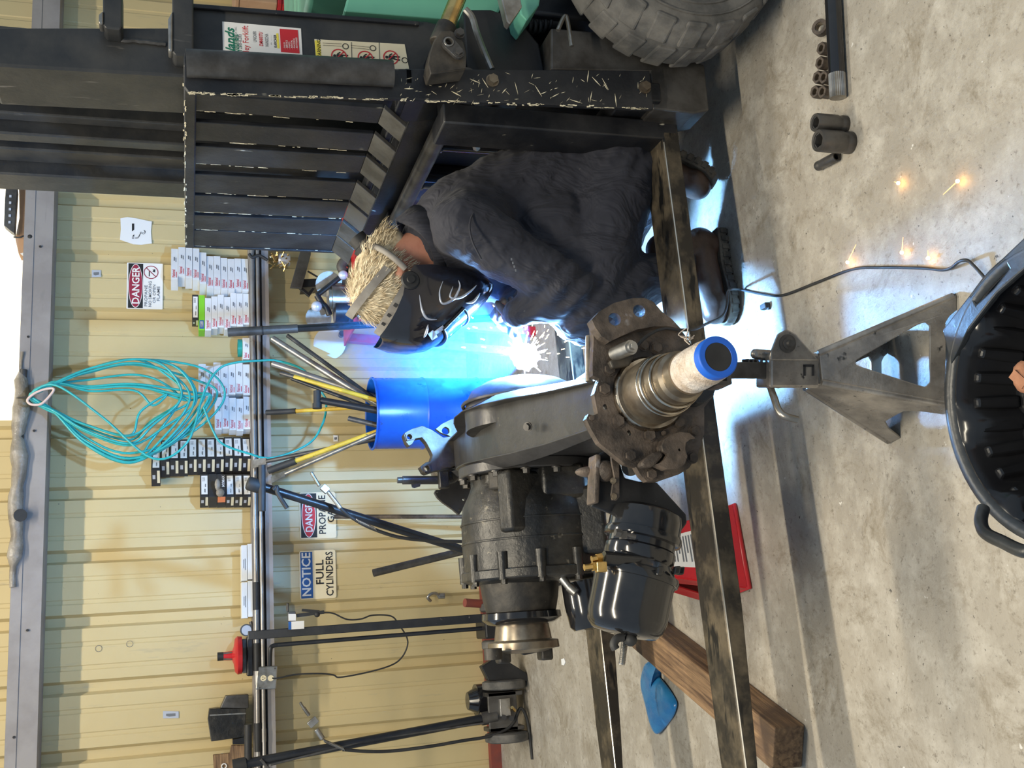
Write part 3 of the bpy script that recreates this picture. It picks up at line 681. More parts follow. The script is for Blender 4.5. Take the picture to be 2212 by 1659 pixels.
mk('spider_lobe', MB().plate([P3(*p, ysp-.03) for p in lobe], [circle(P3(255,262,ysp-.03),.0145,X_,Z_,18), circle(P3(455,195,ysp-.03),.0145,X_,Z_,18)], (0,.032,0)), MAT['rusty'], bs_, smooth=0, bevel=.004)
for c, r in (((205,675),.0125),((165,835),.0125),((275,1095),.0135),((530,1210),.0130),((770,1105),.0130),((375,1375),.0120),((548,1528),.0115),((885,1390),.011),((900,1175),.011),((590,500),.012),((490,480),.010),((65,1068),.006),((812,995),.006),((648,1192),.006)):
    mk('bolt', MB().hexb(P3(*c), -Y_, r, r*.9, r > .008), MAT['rusty'], bs_, smooth=30)
mk('anchor_pin_hook', MB().plate([P3(*p, 2.028) for p in ((640,1290),(660,1240),(715,1198),(790,1178),(865,1187),(918,1232),(875,1238),(838,1268),(832,1320),(850,1380),(830,1440),(765,1482),(680,1482),(598,1442),(640,1425),(672,1395),(690,1360),(650,1340))], [circle(P3(785,1325,2.028),.003,X_,Z_,8)], (0,.03,0)), MAT['rusty'], bs_, smooth=0, bevel=.005)
mk('anchor_arm', MB().plate([P3(*p, 2.035) for p in ((470,1440),(500,1400),(570,1345),(640,1330),(660,1370),(600,1440),(560,1465),(500,1470))], [], (0,.03,0)), MAT['rusty'], bs_, smooth=0, bevel=.006)
sens = MB(); a, b = P3(255,545,2.05), P3(390,490,1.99); sens.cyl(a, b, .016, n=18).cyl(b, b+(b-a)*.12, .012, n=18); sens.cyl(b+(b-a)*.1, b+(b-a)*.2, .008, n=6)
mk('wheel_speed_sensor', sens, MAT['steel'], bs_, smooth=40)
mk('sensor_bracket', MB().plate([P3(*p,2.045) for p in ((215,600),(300,560),(420,560),(380,640),(300,650),(240,660))], [], (0,.02,0)), MAT['grease'], bs_, smooth=0, bevel=.004)
mk('copper_pin', MB().cyl(P3(48,400,2.11), P3(48,770,2.11), .0085, n=14), MAT['brown_steel'], bs_, smooth=40)
so = A(2.07); SY = -Y_
sp = MB().lathe([(.052,-.02),(.074,-.005),(.083,.0),(.083,.012),(.078,.018)], so, SY, 48); mk('seal_ring', sp, MAT['machined'], ax, smooth=40, label='bright machined seal ring')
spn = mk('spindle', MB().lathe([(.070,.0),(.070,.075),(.065,.085),(.065,.10),(.059,.106),(.059,.135),(.054,.14),(.054,.17),(.047,.176),(.046,.205)], so, SY, 44), MAT['brown_steel'], ax, smooth=35, label='stepped steel wheel spindle')
for h, r in ((.088,.0665),(.103,.0655),(.138,.0595)): mk('bearing_race', MB().torus(so+SY*h, SY, r-.003, .004, 44, 8), MAT['machined'], spn, smooth=60)
prof = [(.030,.17)]
random.seed(3)
for i in range(26):
    h = .18+i*.0052; prof.append((.0445+.0016*math.sin(i*2.4)+random.uniform(-.0008,.0012)-(i*.00012), h))
prof += [(.0405,.316),(.030,.317)]
mk('plastic_wrap', MB().lathe(prof, so, SY, 44), MAT['wrap'], spn, smooth=60, label='dirty stretch wrap wound around the spindle')
mk('tape_end', MB().lathe([(.041,.300),(.0412,.328),(.039,.330),(.028,.330),(.028,.30)], so, SY, 44), MAT['tape'], spn, smooth=35, bevel=.0008, label='blue tape around the open spindle end')
mk('bore', MB().lathe([(.0281,.329),(.0281,.21),(.001,.21)], so, SY, 32), MAT['blackrub'], spn, smooth=40)
for i in range(5):
    a = P3(880+random.uniform(-20,30), 380+random.uniform(-10,40), 1.85); mk('wrap_shred', MB().tube(arc_pts([a, a+V((.012*i/3-.01,0,.012+.004*i)), a+V((.02*math.sin(i*2),-.005,.012))],5), .0012, n=5), MAT['wrap'], spn, smooth=60)
mk('support_saddle', MB().plate([P3(*p,2.03) for p in ((890,900),(900,860),(990,800),(1060,770),(1100,800),(1060,890),(990,945),(920,945))], [], (0,.05,0)), MAT['blackrub'], ax, smooth=0, bevel=.006)
# brake chamber bracket, boot, lever strap
def Z4(x, y, yy): return W(1240+x/6.38, 980+y/6.38, yy)
bk = mk('chamber_bracket', MB().plate([Z4(*p,2.17) for p in ((285,40),(460,-60),(640,150),(700,330),(900,380),(1150,395),(1400,670),(1545,830),(1562,960),(1460,1095),(1240,1000),(1020,905),(620,860),(300,740),(240,725),(268,640),(275,300))], [], (0,.016,0)), MAT['black2'], ax, smooth=0, bevel=.004)
mk('bracket_lip', MB().bar(Z4(285,30,2.16), Z4(255,700,2.16), .012, .05, (0,1,0)), MAT['rusty'], bk, smooth=0, bevel=.004)
mk('rubber_boot', MB().ball(Z4(425,240,2.15), .024, .022, .026, 20), MAT['rusty'], bk, smooth=80)
mk('rubber_boot', MB().ball(Z4(215,250,2.19), .012, .02, .034, 20), MAT['rusty'], bk, smooth=80)
mk('camshaft_end', MB().cyl(Z4(775,190,2.17), Z4(775,190,2.13), .019, n=20), MAT['grease'], bk, smooth=40)
mk('lever_strap', MB().plate([Z4(*p,2.12) for p in ((505,-40),(600,10),(625,110),(630,590),(590,645),(530,640),(515,560),(535,420),(560,340),(520,120))], [], (0,.008,0)), MAT['rusty'], bk, smooth=0, bevel=.002)
for p in ((535,375),(545,590)): mk('bolt', MB().hexb(Z4(*p,2.12), -Y_, .0055, .008), MAT['brown_steel'], bk, smooth=30)
# spring brake chamber
c0, c1 = W(1400,1100,2.16), W(1346,1374,2.16); cx = (c1-c0).normalized(); Lc = (c1-c0).length
def cp(t): return c0+cx*(t*Lc)
ch = mk('brake_chamber', MB().lathe([(.060,.0),(.076,.03*Lc),(.080,.09*Lc),(.080,.20*Lc),(.084,.215*Lc),(.084,.235*Lc),(.074,.26*Lc),(.074,.31*Lc),(.078,.325*Lc),(.078,.40*Lc),(.074,.42*Lc),(.082,.47*Lc),(.092,.52*Lc),(.092,.56*Lc),(.088,.60*Lc),(.087,.85*Lc),(.082,.93*Lc),(.070,.975*Lc),(.045,.99*Lc),(.001,.995*Lc)], c0, cx, 44), MAT['gloss'], ax, smooth=40, label='gloss black double spring brake chamber')
for t, r in ((.225,.087),(.54,.097)):
    mk('clamp_ring', MB().lathe([(r-.012,-.010),(r-.002,-.008),(r,.0),(r-.002,.008),(r-.012,.010)], cp(t), cx, 44), MAT['gloss'], ch, smooth=50)
cb = W(1346,1156,2.075); mk('clamp_bolt', MB().cyl(W(1340,1152,2.075), W(1372,1160,2.075), .006, n=10).obox(cb, .016,.012,.014, X_, Y_, Z_).hexb(W(1340,1152,2.075), W(1330,1150,2.075)-W(1340,1152,2.075), .009, .012, False), MAT['dsteel'], ch, smooth=30)
mk('port_bar', MB().cyl(W(1304,1206,2.10), W(1408,1216,2.10), .016, n=18), MAT['gloss'], ch, smooth=40)
for p, q in (((1300,1204),(1278,1208)),((1297,1222),(1262,1226))):
    a, b = W(*p,2.10), W(*q,2.10); mk('brass_fitting', MB().cyl(a, (a+b)/2, .010, n=6).cyl((a+b)/2, b, .007, n=12), MAT['brass'], ch, smooth=30)
mk('fitting_block', MB().obox(W(1298,1225,2.09), .022,.018,.022, X_, Y_, Z_), MAT['brass'], ch, smooth=0, bevel=.002)
for i in range(4):
    a = .5+i*.55; mk('clamp_lug', MB().obox(cp(.52)+Z_*(.098*math.cos(a+1.2))-Y_*(.098*math.sin(a+1.2)), .018,.014,.014, cx, Y_, Z_), MAT['gloss'], ch, smooth=0, bevel=.003)
rb0, rb1 = W(1352,1368,2.15), W(1343,1436,2.15); d = rb1-rb0; rod = MB().cyl(rb0, rb1, .0065, n=12)
for i in range(18): rod.torus(rb0+d*(.2+.8*i/18), d, .0065, .0013, 12, 4)
rod.hexb(rb0+d*.06, d, .012, .014); mk('release_bolt', rod, MAT['steel'], ch, smooth=40, label='threaded steel release bolt')
mk('vent_cap', MB().tube(arc_pts([W(1346,1376,2.13),W(1332,1380,2.13),W(1326,1392,2.13),W(1330,1402,2.13)],5), .009, n=10).ball(W(1362,1382,2.13), .014), MAT['blackrub'], ch, smooth=60)
# --- far wheel end
def Z7(x, y, yy): return W(840+x/5.925, 880+y/5.925, yy)
yfb = 3.62
fb = mk('caliper_bracket', MB().plate([Z7(*p,yfb) for p in ((190,350),(215,315),(300,272),(430,232),(560,290),(700,385),(800,370),(862,340),(870,740),(760,790),(600,810),(480,852),(440,830),(402,760),(470,705),(535,690),(560,610),(540,560),(480,450),(425,385),(340,400),(300,470),(260,492),(225,450))], [circle(Z7(265,376,yfb),.010,X_,Z_,14), circle(Z7(488,780,yfb),.010,X_,Z_,14)], (0,.045,0)), MAT['grease'], ax, smooth=0, bevel=.005, label='cast bracket arm at the far wheel end')
for c in ((265,376),(488,780)):
    mk('mounting_pad', MB().plate(circle(Z7(*c,yfb-.006),.017,X_,Z_,4,math.pi/4+.2), [circle(Z7(*c,yfb-.006),.0095,X_,Z_,14)], (0,.006,0)), MAT['rusty'], fb, smooth=0)
mk('brake_spider', MB().plate([Z7(*p,3.70) for p in ((600,275),(680,210),(800,150),(940,128),(1000,200),(1100,600),(1160,1000),(900,1375),(820,1305),(690,1215),(620,1150),(588,1090),(605,1055),(660,1055),(690,1000),(760,780),(850,700),(840,400),(750,352),(660,320))], [circle(Z7(728,300,3.70),.014,X_,Z_,14), circle(Z7(620,1085,3.70),.003,X_,Z_,8), circle(Z7(958,1180,3.70),.005,X_,Z_,8), circle(Z7(905,1315,3.70),.003,X_,Z_,8)], (0,.02,0)), MAT['housing'], ax, smooth=0, bevel=.003)
cm = MB().cyl(Z7(175,932,3.6), Z7(690,930,3.6), .0145, n=18).cyl(Z7(110,932,3.6), Z7(175,932,3.6), .011, n=14)
mk('camshaft_tube', cm, MAT['dsteel'], ax, smooth=40)
mk('slack_adjuster', MB().ball(Z7(760,880,3.6), .030, .02, .040, 16).obox(Z7(700,930,3.58), .06,.03,.035, X_, Y_, Z_), MAT['carrier'], ax, smooth=50, bevel=.004)
mk('adjuster_clip', MB().plate([Z7(*p,3.58) for p in ((290,985),(410,970),(400,1010),(330,1030),(300,1020))], [], (0,.008,0)), MAT['dsteel'], ax, smooth=0)
mk('far_spindle', MB().lathe([(.070,0),(.070,.08),(.058,.09),(.055,.16),(.042,.17),(.041,.28)], A(3.80), Y_, 32), MAT['brown_steel'], ax, smooth=35)
# wooden packing blocks between fork and housing, hidden under the axle
for y in (2.525, 3.41):
    tag(mk('packing_block', MB().box(A(y).x-.09, A(y).x+.09, y-.055, y+.055, .266, .57-(.152 if y < 3 else .098)), MAT['wood'], None, smooth=0, bevel=.004), 'wooden packing block on the %s fork under the axle tube' % ('near' if y < 3 else 'far'), 'block', 'packing blocks under the axle')
# jack stand that carries the near end
# ================================================================ JACK STANDS, PAN AND SMALL THINGS ON THE FLOOR
jk = thing('jack_stand', 'worn gray steel ratchet jack stand under the wrapped spindle', 'jack stand', (.475, 1.90, 0))
corners = [V((.600,1.748,0)), V((.375,1.800,0)), V((.340,2.030,0)), V((.570,1.985,0))]
cc = sum(corners, V())/4; zn = .272
nk = [V((cc.x,cc.y,zn))+(c-cc).normalized()*.043 for c in corners]
def face(i, cut):
    a, b = corners[i], corners[(i+1)%4]; na, nb = nk[i], nk[(i+1)%4]
    def L(u, t):  # u along the bottom, t up
        lo = a.lerp(b, u); hi = na.lerp(nb, u); return lo.lerp(hi, t)
    if cut: outer = [L(0,0),L(0,.03),L(.16,.0),L(.20,.10),L(.28,.15),L(.72,.15),L(.80,.10),L(.84,0),L(1,0),L(1,1),L(0,1)]
    outer = ([L(0,0),L(.14,0),L(.17,.05),L(.22,.08),L(.78,.08),L(.83,.05),L(.86,0),L(1,0),L(1,1),L(0,1)] if i in (0,2) else [L(0,0),L(.17,0),L(.22,.16),L(.32,.26),L(.68,.26),L(.78,.16),L(.83,0),L(1,0),L(1,1),L(0,1)])
    hole = [L(.20,.20),L(.15,.23),L(.15,.28),L(.40,.70),L(.45,.74),L(.53,.74),L(.58,.70),L(.84,.28),L(.85,.23),L(.80,.20)]
    nrm = (b-a).cross(na-a).normalized()
    return outer, hole, nrm
for i in range(4):
    o_, h_, nr = face(i, False); mk('leg_plate', MB().plate(o_, [h_] if i in (0,2) else [], nr*-.005), MAT['jack'], jk, smooth=0, bevel=.002)
for i in range(4):
    mk('pressed_corner', MB().tube([corners[i].lerp(nk[i], t) for t in (0.02,.5,1)], .008, n=8), MAT['jack'], jk, smooth=60)
# collar, post, pawl, lever
cw = V((cc.x,cc.y,0)); e1 = (corners[0]-corners[1]).normalized(); e2 = V((0,0,1)).cross(e1)
col_ = mk('collar', MB().obox(cw+Z_*(zn+.058), .072,.062,.118, e1, e2, Z_), MAT['jack'], jk, smooth=0, bevel=.006)
mk('collar_ear', MB().plate([cw+e2*-.034+e1*a+Z_*b for a, b in ((.02,.275),(.075,.33),(.085,.352),(.075,.372),(.035,.39),(.02,.39))], [], e2*.006), MAT['jack'], jk, smooth=0, bevel=.004)
pv = cw+e2*-.034+e1*.055+Z_*.352; mk('pivot_pin', MB().lathe([(.019,0),(.019,.003),(.013,.004),(.013,.008),(.008,.009),(.007,.018),(.001,.018)], pv, -e2, 20), MAT['dsteel'], jk, smooth=35)
sl = cw+e2*-.0315+Z_*.31
mk('slot_mark', MB().obox(sl, .022,.002,.005, e1, e2, Z_).obox(sl+e1*.0-Z_*.02, .022,.002,.005, e1, e2, Z_).obox(sl+e1*.010-Z_*.010, .005,.002,.025, e1, e2, Z_), MAT['ink'], jk, smooth=0)
po = MB().obox(cw+Z_*.43, .034,.030,.11, e1, e2, Z_)
for k in range(6): po.obox(cw+e1*.018+Z_*(.378+.010*k), .010,.028,.005, e1, e2, (Z_+e1*.4).normalized())
mk('ratchet_post', po, MAT['dsteel'], jk, smooth=0, bevel=.002)
mk('saddle', MB().obox(cw+Z_*.482, .070,.05,.012, X_, Y_, Z_).obox(cw+V((-.032,0,.497)), .010,.05,.03, X_, Y_, Z_).obox(cw+V((.032,0,.497)), .010,.05,.03, X_, Y_, Z_), MAT['dsteel'], jk, smooth=0, bevel=.003)
mk('pawl', MB().cap(cw+e1*.030+Z_*.372, cw+e1*.034+Z_*.405, .013, .011, 12), MAT['jack'], jk, smooth=60)
lv = [cw-e1*.030+Z_*.350, W(1664,832,1.90), W(1672,858,1.89), W(1681,884,1.88), W(1694,898,1.87), W(1724,907,1.86)]
mk('lever', MB().tube(arc_pts(lv, 6), .0075, n=12), MAT['steel'], jk, smooth=60)

# red jack stand behind the near fork
rj = thing('jack_stand', 'red jack stand with white label behind the near fork', 'jack stand', (.12, 2.82, 0))
fr, fl2 = G(1592,1092), G(1624,1268); e1 = (fr-fl2).normalized(); e2 = V((0,0,1)).cross(e1); wd = (fr-fl2).length; rc = (fr+fl2)/2+e2*wd*.5
cn_ = [rc+e1*(wd/2*a)+e2*(wd/2*b) for a, b in ((1,-1),(-1,-1),(-1,1),(1,1))]
for i in range(4):
    a, b = cn_[i], cn_[(i+1)%4]; na, nb = rc+(a-rc)*.44+Z_*.27, rc+(b-rc)*.44+Z_*.27
    mk('leg_plate', MB().plate([a+Z_*.016, b+Z_*.016, nb, na], [[a.lerp(b,u)*(1-t)+na.lerp(nb,u)*t for u, t in ((.22,.18),(.40,.66),(.60,.66),(.78,.18))]] if i in (1,3) else [], (b-a).cross(na-a).normalized()*-.004), MAT['red'], rj, smooth=0)
mk('base_flange', MB().tube([c+Z_*.009 for c in cn_], .009, n=8, closed=True), MAT['red'], rj, smooth=60)
lbq = [cn_[0].lerp(cn_[1], u)*(1-t)+(rc+(cn_[0]-rc)*.44+Z_*.27).lerp(rc+(cn_[1]-rc)*.44+Z_*.27, u)*t for u, t in ((.16,.48),(.80,.48),(.80,.80),(.16,.80))]
lbq = [q-e2*.0062 for q in lbq]
lb = mk('label_plate', MB().plate(lbq, [], e2*-.001), MAT['signwhite'], rj, smooth=0)
ln = MB(); q0, q1, q2, q3 = [q-e2*.0026 for q in lbq]
for k in range(9):
    t = .12+.09*k; a, b = q0.lerp(q3,t), q1.lerp(q2,t); ln.plate([a.lerp(b,.1),a.lerp(b,.85 if k%3 else .6),a.lerp(b,.85 if k%3 else .6)+Z_*.003,a.lerp(b,.1)+Z_*.003], [], e2*-.0003)
mk('label_print', ln, MAT['inkgray'], rj, smooth=0)
mk('column', MB().cyl(rc+Z_*.27, rc+Z_*.335, .030, n=18), MAT['red'], rj, smooth=40)
mk('ratchet_post', MB().obox(rc+Z_*.35, .03,.03,.10, X_, Y_, Z_), MAT['dsteel'], rj, smooth=0, bevel=.002)

# drain pan
pc = V((.315,1.405,0)); R = .258; dp = thing('drain_pan', 'large round black plastic oil drain pan at the bottom edge', 'drain pan', pc)
nn = 72; prof = [(.205,.004),(.222,.05),(.238,.118),(.250,.136),(.258,.142),(.262,.136),(.266,.122),(.258,.112)]
inner = [(.236,.132),(.226,.115),(.214,.06),(.200,.028),(.150,.026),(.142,.018),(.09,.018),(.001,.018)]
bd = MB(); rows = [(.001,.004)]+[(r,h) for r,h in prof]; vs = []; allr = [(.18,.004)]+prof[:3]+[(.246,.134),(.236,.134)]+inner[1:]
for (r, h) in allr:
    for i in range(nn):
        a = 2*math.pi*i/nn; rr = r
        if h < .125 and r > .19 and r < .23 and (i % 9) in (0, 1): rr = r-.016
        vs.append(pc+V((rr*math.cos(a), rr*math.sin(a), h)))
fs = [tuple(range(nn))[::-1]]
for k in range(len(allr)-1):
    for i in range(nn): fs.append((k*nn+i, k*nn+(i+1)%nn, k*nn+nn+(i+1)%nn, k*nn+nn+i))
bd.add(vs, fs); pb = mk('basin', bd, MAT['pan'], dp, smooth=50)
mk('rim', MB().lathe([(.238,.128),(.240,.137),(.252,.143),(.262,.140),(.266,.128),(.262,.118),(.252,.12)], pc, Z_, 72, closed=True), MAT['panrim'], dp, smooth=60)
a0 = math.radians(22); u = V((math.cos(a0),math.sin(a0),0)); t_ = Z_.cross(u)
sp_ = MB().plate([pc+u*a+t_*b+Z_*.128 for a, b in ((.18,-.17),(.25,-.15),(.262,0),(.25,.15),(.18,.17),(.205,.10),(.215,0),(.205,-.10))], [[pc+u*a+t_*b+Z_*.128 for a, b in ((.232,-.05),(.250,-.05),(.254,0),(.250,.05),(.232,.05),(.228,0))]], (0,0,.014))
mk('grip_flat', sp_, MAT['panrim'], dp, smooth=0, bevel=.004)
hd = [W(2124,1098,1.50), W(2119,1125,1.49), W(2128,1150,1.47), W(2160,1168,1.43), W(2225,1190,1.36), W(2250,1120,1.36)]
mk('handle', MB().tube(arc_pts(hd, 8), .011, n=12), MAT['panrim'], dp, smooth=60)
for k in range(14):
    a = math.radians(20+12.5*k); u = V((math.cos(a),math.sin(a),0)); t_ = Z_.cross(u)
    mk('rib', MB().hexa([pc+u*r_+t_*w_+Z_*.030 for r_, w_ in ((.212,-.015),(.212,.015),(.186,.011),(.186,-.011))], [pc+u*r_+t_*w_+Z_*.105 for r_, w_ in ((.232,-.013),(.232,.013),(.212,.009),(.212,-.009))]), MAT['pan'], dp, smooth=0, bevel=.005)
mk('pour_rib', MB().torus(pc+Z_*.027, Z_, .178, .004, 60, 6).torus(pc+Z_*.02, Z_, .115, .004, 60, 6), MAT['pan'], dp, smooth=60)
rs_ = MB().ball(W(2212,815,1.46), .03, .022, .016, 10).obox(W(2205,820,1.46), .03,.02,.02, (.8,.5,.3), (-.5,.8,0), (0,-.3,.9))
tag(mk('rusty_bolt_lump', rs_, MAT['rust'], smooth=40), 'rusty brown scrap part lying in the drain pan', 'scrap')

# cable from the sensor across the floor
wp = [P3(432,490,1.99), P3(520,400,2.00), P3(650,340,2.02), P3(800,350,2.05), P3(920,340,2.10), W(1525,700,2.25), W(1560,683,2.40), W(1570,660,2.48), W(1572,632,2.50), W(1580,625,2.50)]
wp += [G(1600,626,.012), G(1650,636,.006), G(1690,638,.006), G(1760,612,.006), G(1840,582,.006), G(1900,578,.006), G(1990,579,.006), G(2035,583,.006), G(2055,578,.012), G(2070,566,.02), G(2082,562,.025), G(2095,566,.02), G(2120,592,.012), G(2134,610,.006)]
tag(mk('sensor_cable', MB().tube(arc_pts(wp, 8), .0035, n=8), MAT['blackrub'], smooth=80), 'thin black cable running from the wheel sensor across the floor', 'cable')
# small black clip
q = G(1658,662); tag(mk('clip', MB().obox(q+V((0,0,.008)), .016,.030,.016, X_, Y_, Z_).obox(q+V((-.004,-.012,.004)), .018,.010,.008, X_, Y_, Z_), MAT['blackrub'], smooth=0, bevel=.003), 'small black clip on the floor beside the boot', 'clip')
# axle shaft and nuts
s0, s1 = G(1826,213,0), G(1812,-60,0); r0 = .0205; up_ = Z_*r0
sh = thing('axle_shaft', 'black axle shaft with bright splined end on the floor', 'axle shaft', (s0+s1)/2)
d = (s1-s0).normalized()
mk('shaft', MB().cyl(s0+up_+d*.06, s1+up_, r0*.97, n=28), MAT['gloss'], sh, smooth=50)
sx, sy, sz = frame_of(d); n = 28; vs = []
for h in (0, .06):
    for i in range(n*2):
        a = math.pi*i/n; rr = r0*(1.0 if i % 2 else .93); vs.append(s0+up_+d*h+sx*(rr*math.cos(a))+sy*(rr*math.sin(a)))
m2 = 2*n; mk('spline', MB().add(vs, [(i,(i+1)%m2,(i+1)%m2+m2,i+m2) for i in range(m2)]+[tuple(range(m2))[::-1], tuple(range(m2,2*m2))]), MAT['steel'], sh, smooth=0, label='bright splined shaft end')
# sockets
def socket(name, label, pf, pb_, r, drive, m='dsteel', group='impact sockets on the floor', up_h=None):
    a, b = (G(*pb_)+Z_*up_h, G(*pb_)) if up_h else (G(*pf)+Z_*r, G(*pb_)+Z_*r); t = thing(name, label, 'socket', (b.copy() if up_h else (a+b)/2-Z_*r), group); ax_ = b-a; L = ax_.length; ax_ = ax_.normalized()
    body = MB().lathe([(.0005,L*.45),(r*.70,L*.45),(r*.70,.001),(r*.95,0),(r,.004),(r,L*.70),(r*.93,L*.74),(r*.93,L*.82),(r,L*.86),(r,L*.97),(r*.94,L),(r*.45,L),(r*.45,L*.9),(.0005,L*.9)], a, ax_, 28); mk('body', body, MAT[m], t, smooth=40)
    x, y, z = frame_of(ax_)
    hx = MB(); hx.cyl(a+ax_*.001, a+ax_*(L*.45), r*.70, n=6); mk('hex_opening', MB().pipe(a+ax_*.003, a+ax_*(L*.4), r*.80, r*.64, 6), MAT[m], t, smooth=0)
    mk('recess', MB().cyl(a+ax_*(L*.43), a+ax_*(L*.445), r*.66, n=12), MAT['ink'], t, smooth=0)
    return t
socket('impact_socket', 'medium black impact socket standing behind the largest one', (1756,272), (1826,270), .0225, True, up_h=.085)
socket('impact_socket', 'largest black impact socket, standing between two smaller ones', (1763,310), (1838,309), .0270, True, up_h=.092)
socket('impact_socket', 'slim dark deep socket lying askew with its drive hole showing', (1818,338), (1776,360), .0125, True)
# nuts
for i, (p, lab) in enumerate((((1786,64),'flanged wheel nut standing alone behind the shaft'),((1786,112),'rusty nut second from the lone one behind the shaft'),((1783,143),'rusty nut in the middle of the row behind the shaft'),((1777,174),'rusty nut on the outside, next to last of the row'),((1791,174),'rusty nut against the shaft, next to last of the row'),((1772,205),'rusty nut on the outside at the end of the row'),((1788,205),'rusty nut touching the spline at the end of the row'))):
    c = G(*p); r = .0165 if i else .0205; h = .026 if i else .018
    nt_ = thing('wheel_nut', lab, 'nut', c, 'wheel nuts behind the shaft')
    if i == 0:
        axn = V((0,-.50,.86)).normalized(); o_ = c+Z_*.012; mk('body', MB().pipe(o_, o_+axn*h, r, r*.58, 18), MAT['rusty'], nt_, smooth=40); mk('thread', MB().pipe(o_+axn*.002, o_+axn*(h-.003), r*.60, r*.5, 14), MAT['brown_steel'], nt_, smooth=40)
    else:
        axn = V((0,-.12,1)).normalized(); o_ = c+Z_*.001+Y_*-.01
        mk('body', MB().pipe(o_, o_+axn*h, r, r*.56, 6), MAT['rusty'], nt_, smooth=0, bevel=.002); mk('thread', MB().pipe(o_+axn*.001, o_+axn*(h-.002), r*.58, r*.48, 14), MAT['brown_steel'], nt_, smooth=40)
# timber, glove
ta, tb = G(1736,1612), G(1400,1345); d = (tb-ta).normalized(); sd = Z_.cross(d)
wb_ = MB().obox((ta+tb)/2+Z_*.045+sd*0, (tb-ta).length, .12, .088, d, sd, Z_)
wo = mk('timber', MB().obox(V((0,0,.044)), (tb-ta).length, .115, .088, (1,0,0), (0,1,0), (0,0,1)), MAT['wood'], smooth=0, bevel=.004)
wo.location = (ta+tb)/2; wo.rotation_euler = (0,0,math.atan2(d.y,d.x)); tag(wo, 'weathered squared timber lying across the floor under the near fork', 'timber')
gp = [(1399,1440),(1405,1428),(1420,1427),(1432,1432),(1428,1450),(1425,1462),(1438,1470),(1452,1490),(1466,1515),(1468,1525),(1462,1545),(1440,1570),(1427,1588),(1420,1580),(1410,1545),(1397,1500),(1393,1465)]
gc = G(1428,1505); gv = [G(*p) for p in gp]; mbg = MB(); m = len(gv); lay = ((1.0,.0),(1.03,.008),(.97,.02),(.72,.034),(.38,.040)); vs = []
for (s_, h) in lay:
    for i, g_ in enumerate(gv):
        vs.append(gc+(g_-gc)*s_+Z_*(h+(.006*math.sin(i*2.1+s_*7) if h > .005 else 0.002)))
fs = [tuple(range(m))[::-1]]
for k in range(len(lay)-1):
    for i in range(m): fs.append((k*m+i, k*m+(i+1)%m, k*m+m+(i+1)%m, k*m+m+i))
fs.append(tuple(range((len(lay)-1)*m, len(lay)*m))); mbg.add(vs, fs)
go = mk('disposable_glove', mbg, MAT['glove'], smooth=80); ss_ = go.modifiers.new('s','SUBSURF'); ss_.levels = 2; ss_.render_levels = 2
tag(go, 'crumpled blue disposable glove on the floor between the forks', 'glove')
tag(mk('paper_scrap', MB().plate([G(*p,.001) for p in ((1213,1424),(1219,1422),(1222,1430),(1219,1437),(1214,1436))], [], (0,0,.002)), MAT['white'], smooth=0), 'tiny white scrap on the floor behind the forks', 'scrap')
# ================================================================ WALL: CONDUIT, OUTLET, SIGNS, CARTONS, HOSE
for z, lab, r, x0, x1 in ((1.214,'upper galvanised conduit running along the mid girt',.0115,-3.2,3.2),(1.186,'lower galvanised conduit running along the mid girt',.0095,-3.2,3.2)):
    t = thing('conduit', lab, 'conduit', (1, DW-.166, z-r), 'conduits along the girt'); mk('pipe', MB().cyl((x0,DW-.164,z), (x1,DW-.164,z), r, n=14), MAT['conduit'], t, smooth=60)
    for x in (-.45, .55, 1.5, 2.3): mk('coupling', MB().cyl((x-.03,DW-.164,z), (x+.03,DW-.164,z), r*1.2, n=14), MAT['conduit'], t, smooth=40)
ob = thing('outlet_box', 'gray metal outlet box with a cream duplex socket', 'outlet', W(600,1465,DW-.18))
yb = DW-.178; q = [W(556,1440,yb),W(552,1490,yb),W(597,1488,yb),W(600,1438,yb)]
mk('box', MB().plate(q, [], (0,.05,0)), MAT['steel'], ob, smooth=0, bevel=.005)
for p in ((559,1465),(586,1465)): mk('receptacle', MB().plate(circle(W(569 if p[0] < 570 else 585,1465,yb-.002),.014 ,X_,Z_,16), [], (0,.003,0)), MAT['signcream'], ob, smooth=0)
for dx_, dz_ in ((-.005,.003),(.005,.003),(0,-.006)): mk('socket_slot', MB().obox(W(569,1465,yb-.0032)+V((dx_,0,dz_)), .0022,.0012,.007, X_, Y_, Z_), MAT['ink'], ob, smooth=0)
mk('screw', MB().cyl(W(594,1444,yb), W(594,1444,yb-.003), .004, n=8).cyl(W(561,1486,yb), W(561,1486,yb-.003), .004, n=8), MAT['dsteel'], ob, smooth=0)
ywl = DW-.003
def WL(px, py): return W(px, py, ywl)
def sign(name, label, px0, px1, py0, py1, mat, cat='sign', rnd=.012):
    a, b = WL(px0, py1), WL(px1, py0)   # upper left / lower right in the world
    x0, z1, x1, z0 = a.x, a.z, b.x, b.z; r = rnd; pts = []
    for cx_, cz, s in ((x1-r,z1-r,0),(x0+r,z1-r,1),(x0+r,z0+r,2),(x1-r,z0+r,3)):
        for k in range(4): t = math.pi/2*(s+k/3); pts.append((cx_+r*math.cos(t), ywl-.0025, cz+r*math.sin(t)))
    o = mk(name, MB().plate(pts, [], (0,.0025,0)), mat, None, smooth=0); tag(o, label, cat); return o, x0, x1, z0, z1
def rect(name, x0, x1, z0, z1, m, par, d=.0032): return mk(name, MB().plate([(x0,ywl-d,z0),(x1,ywl-d,z0),(x1,ywl-d,z1),(x0,ywl-d,z1)], [], (0,.0004,0)), MAT[m], par, smooth=0)
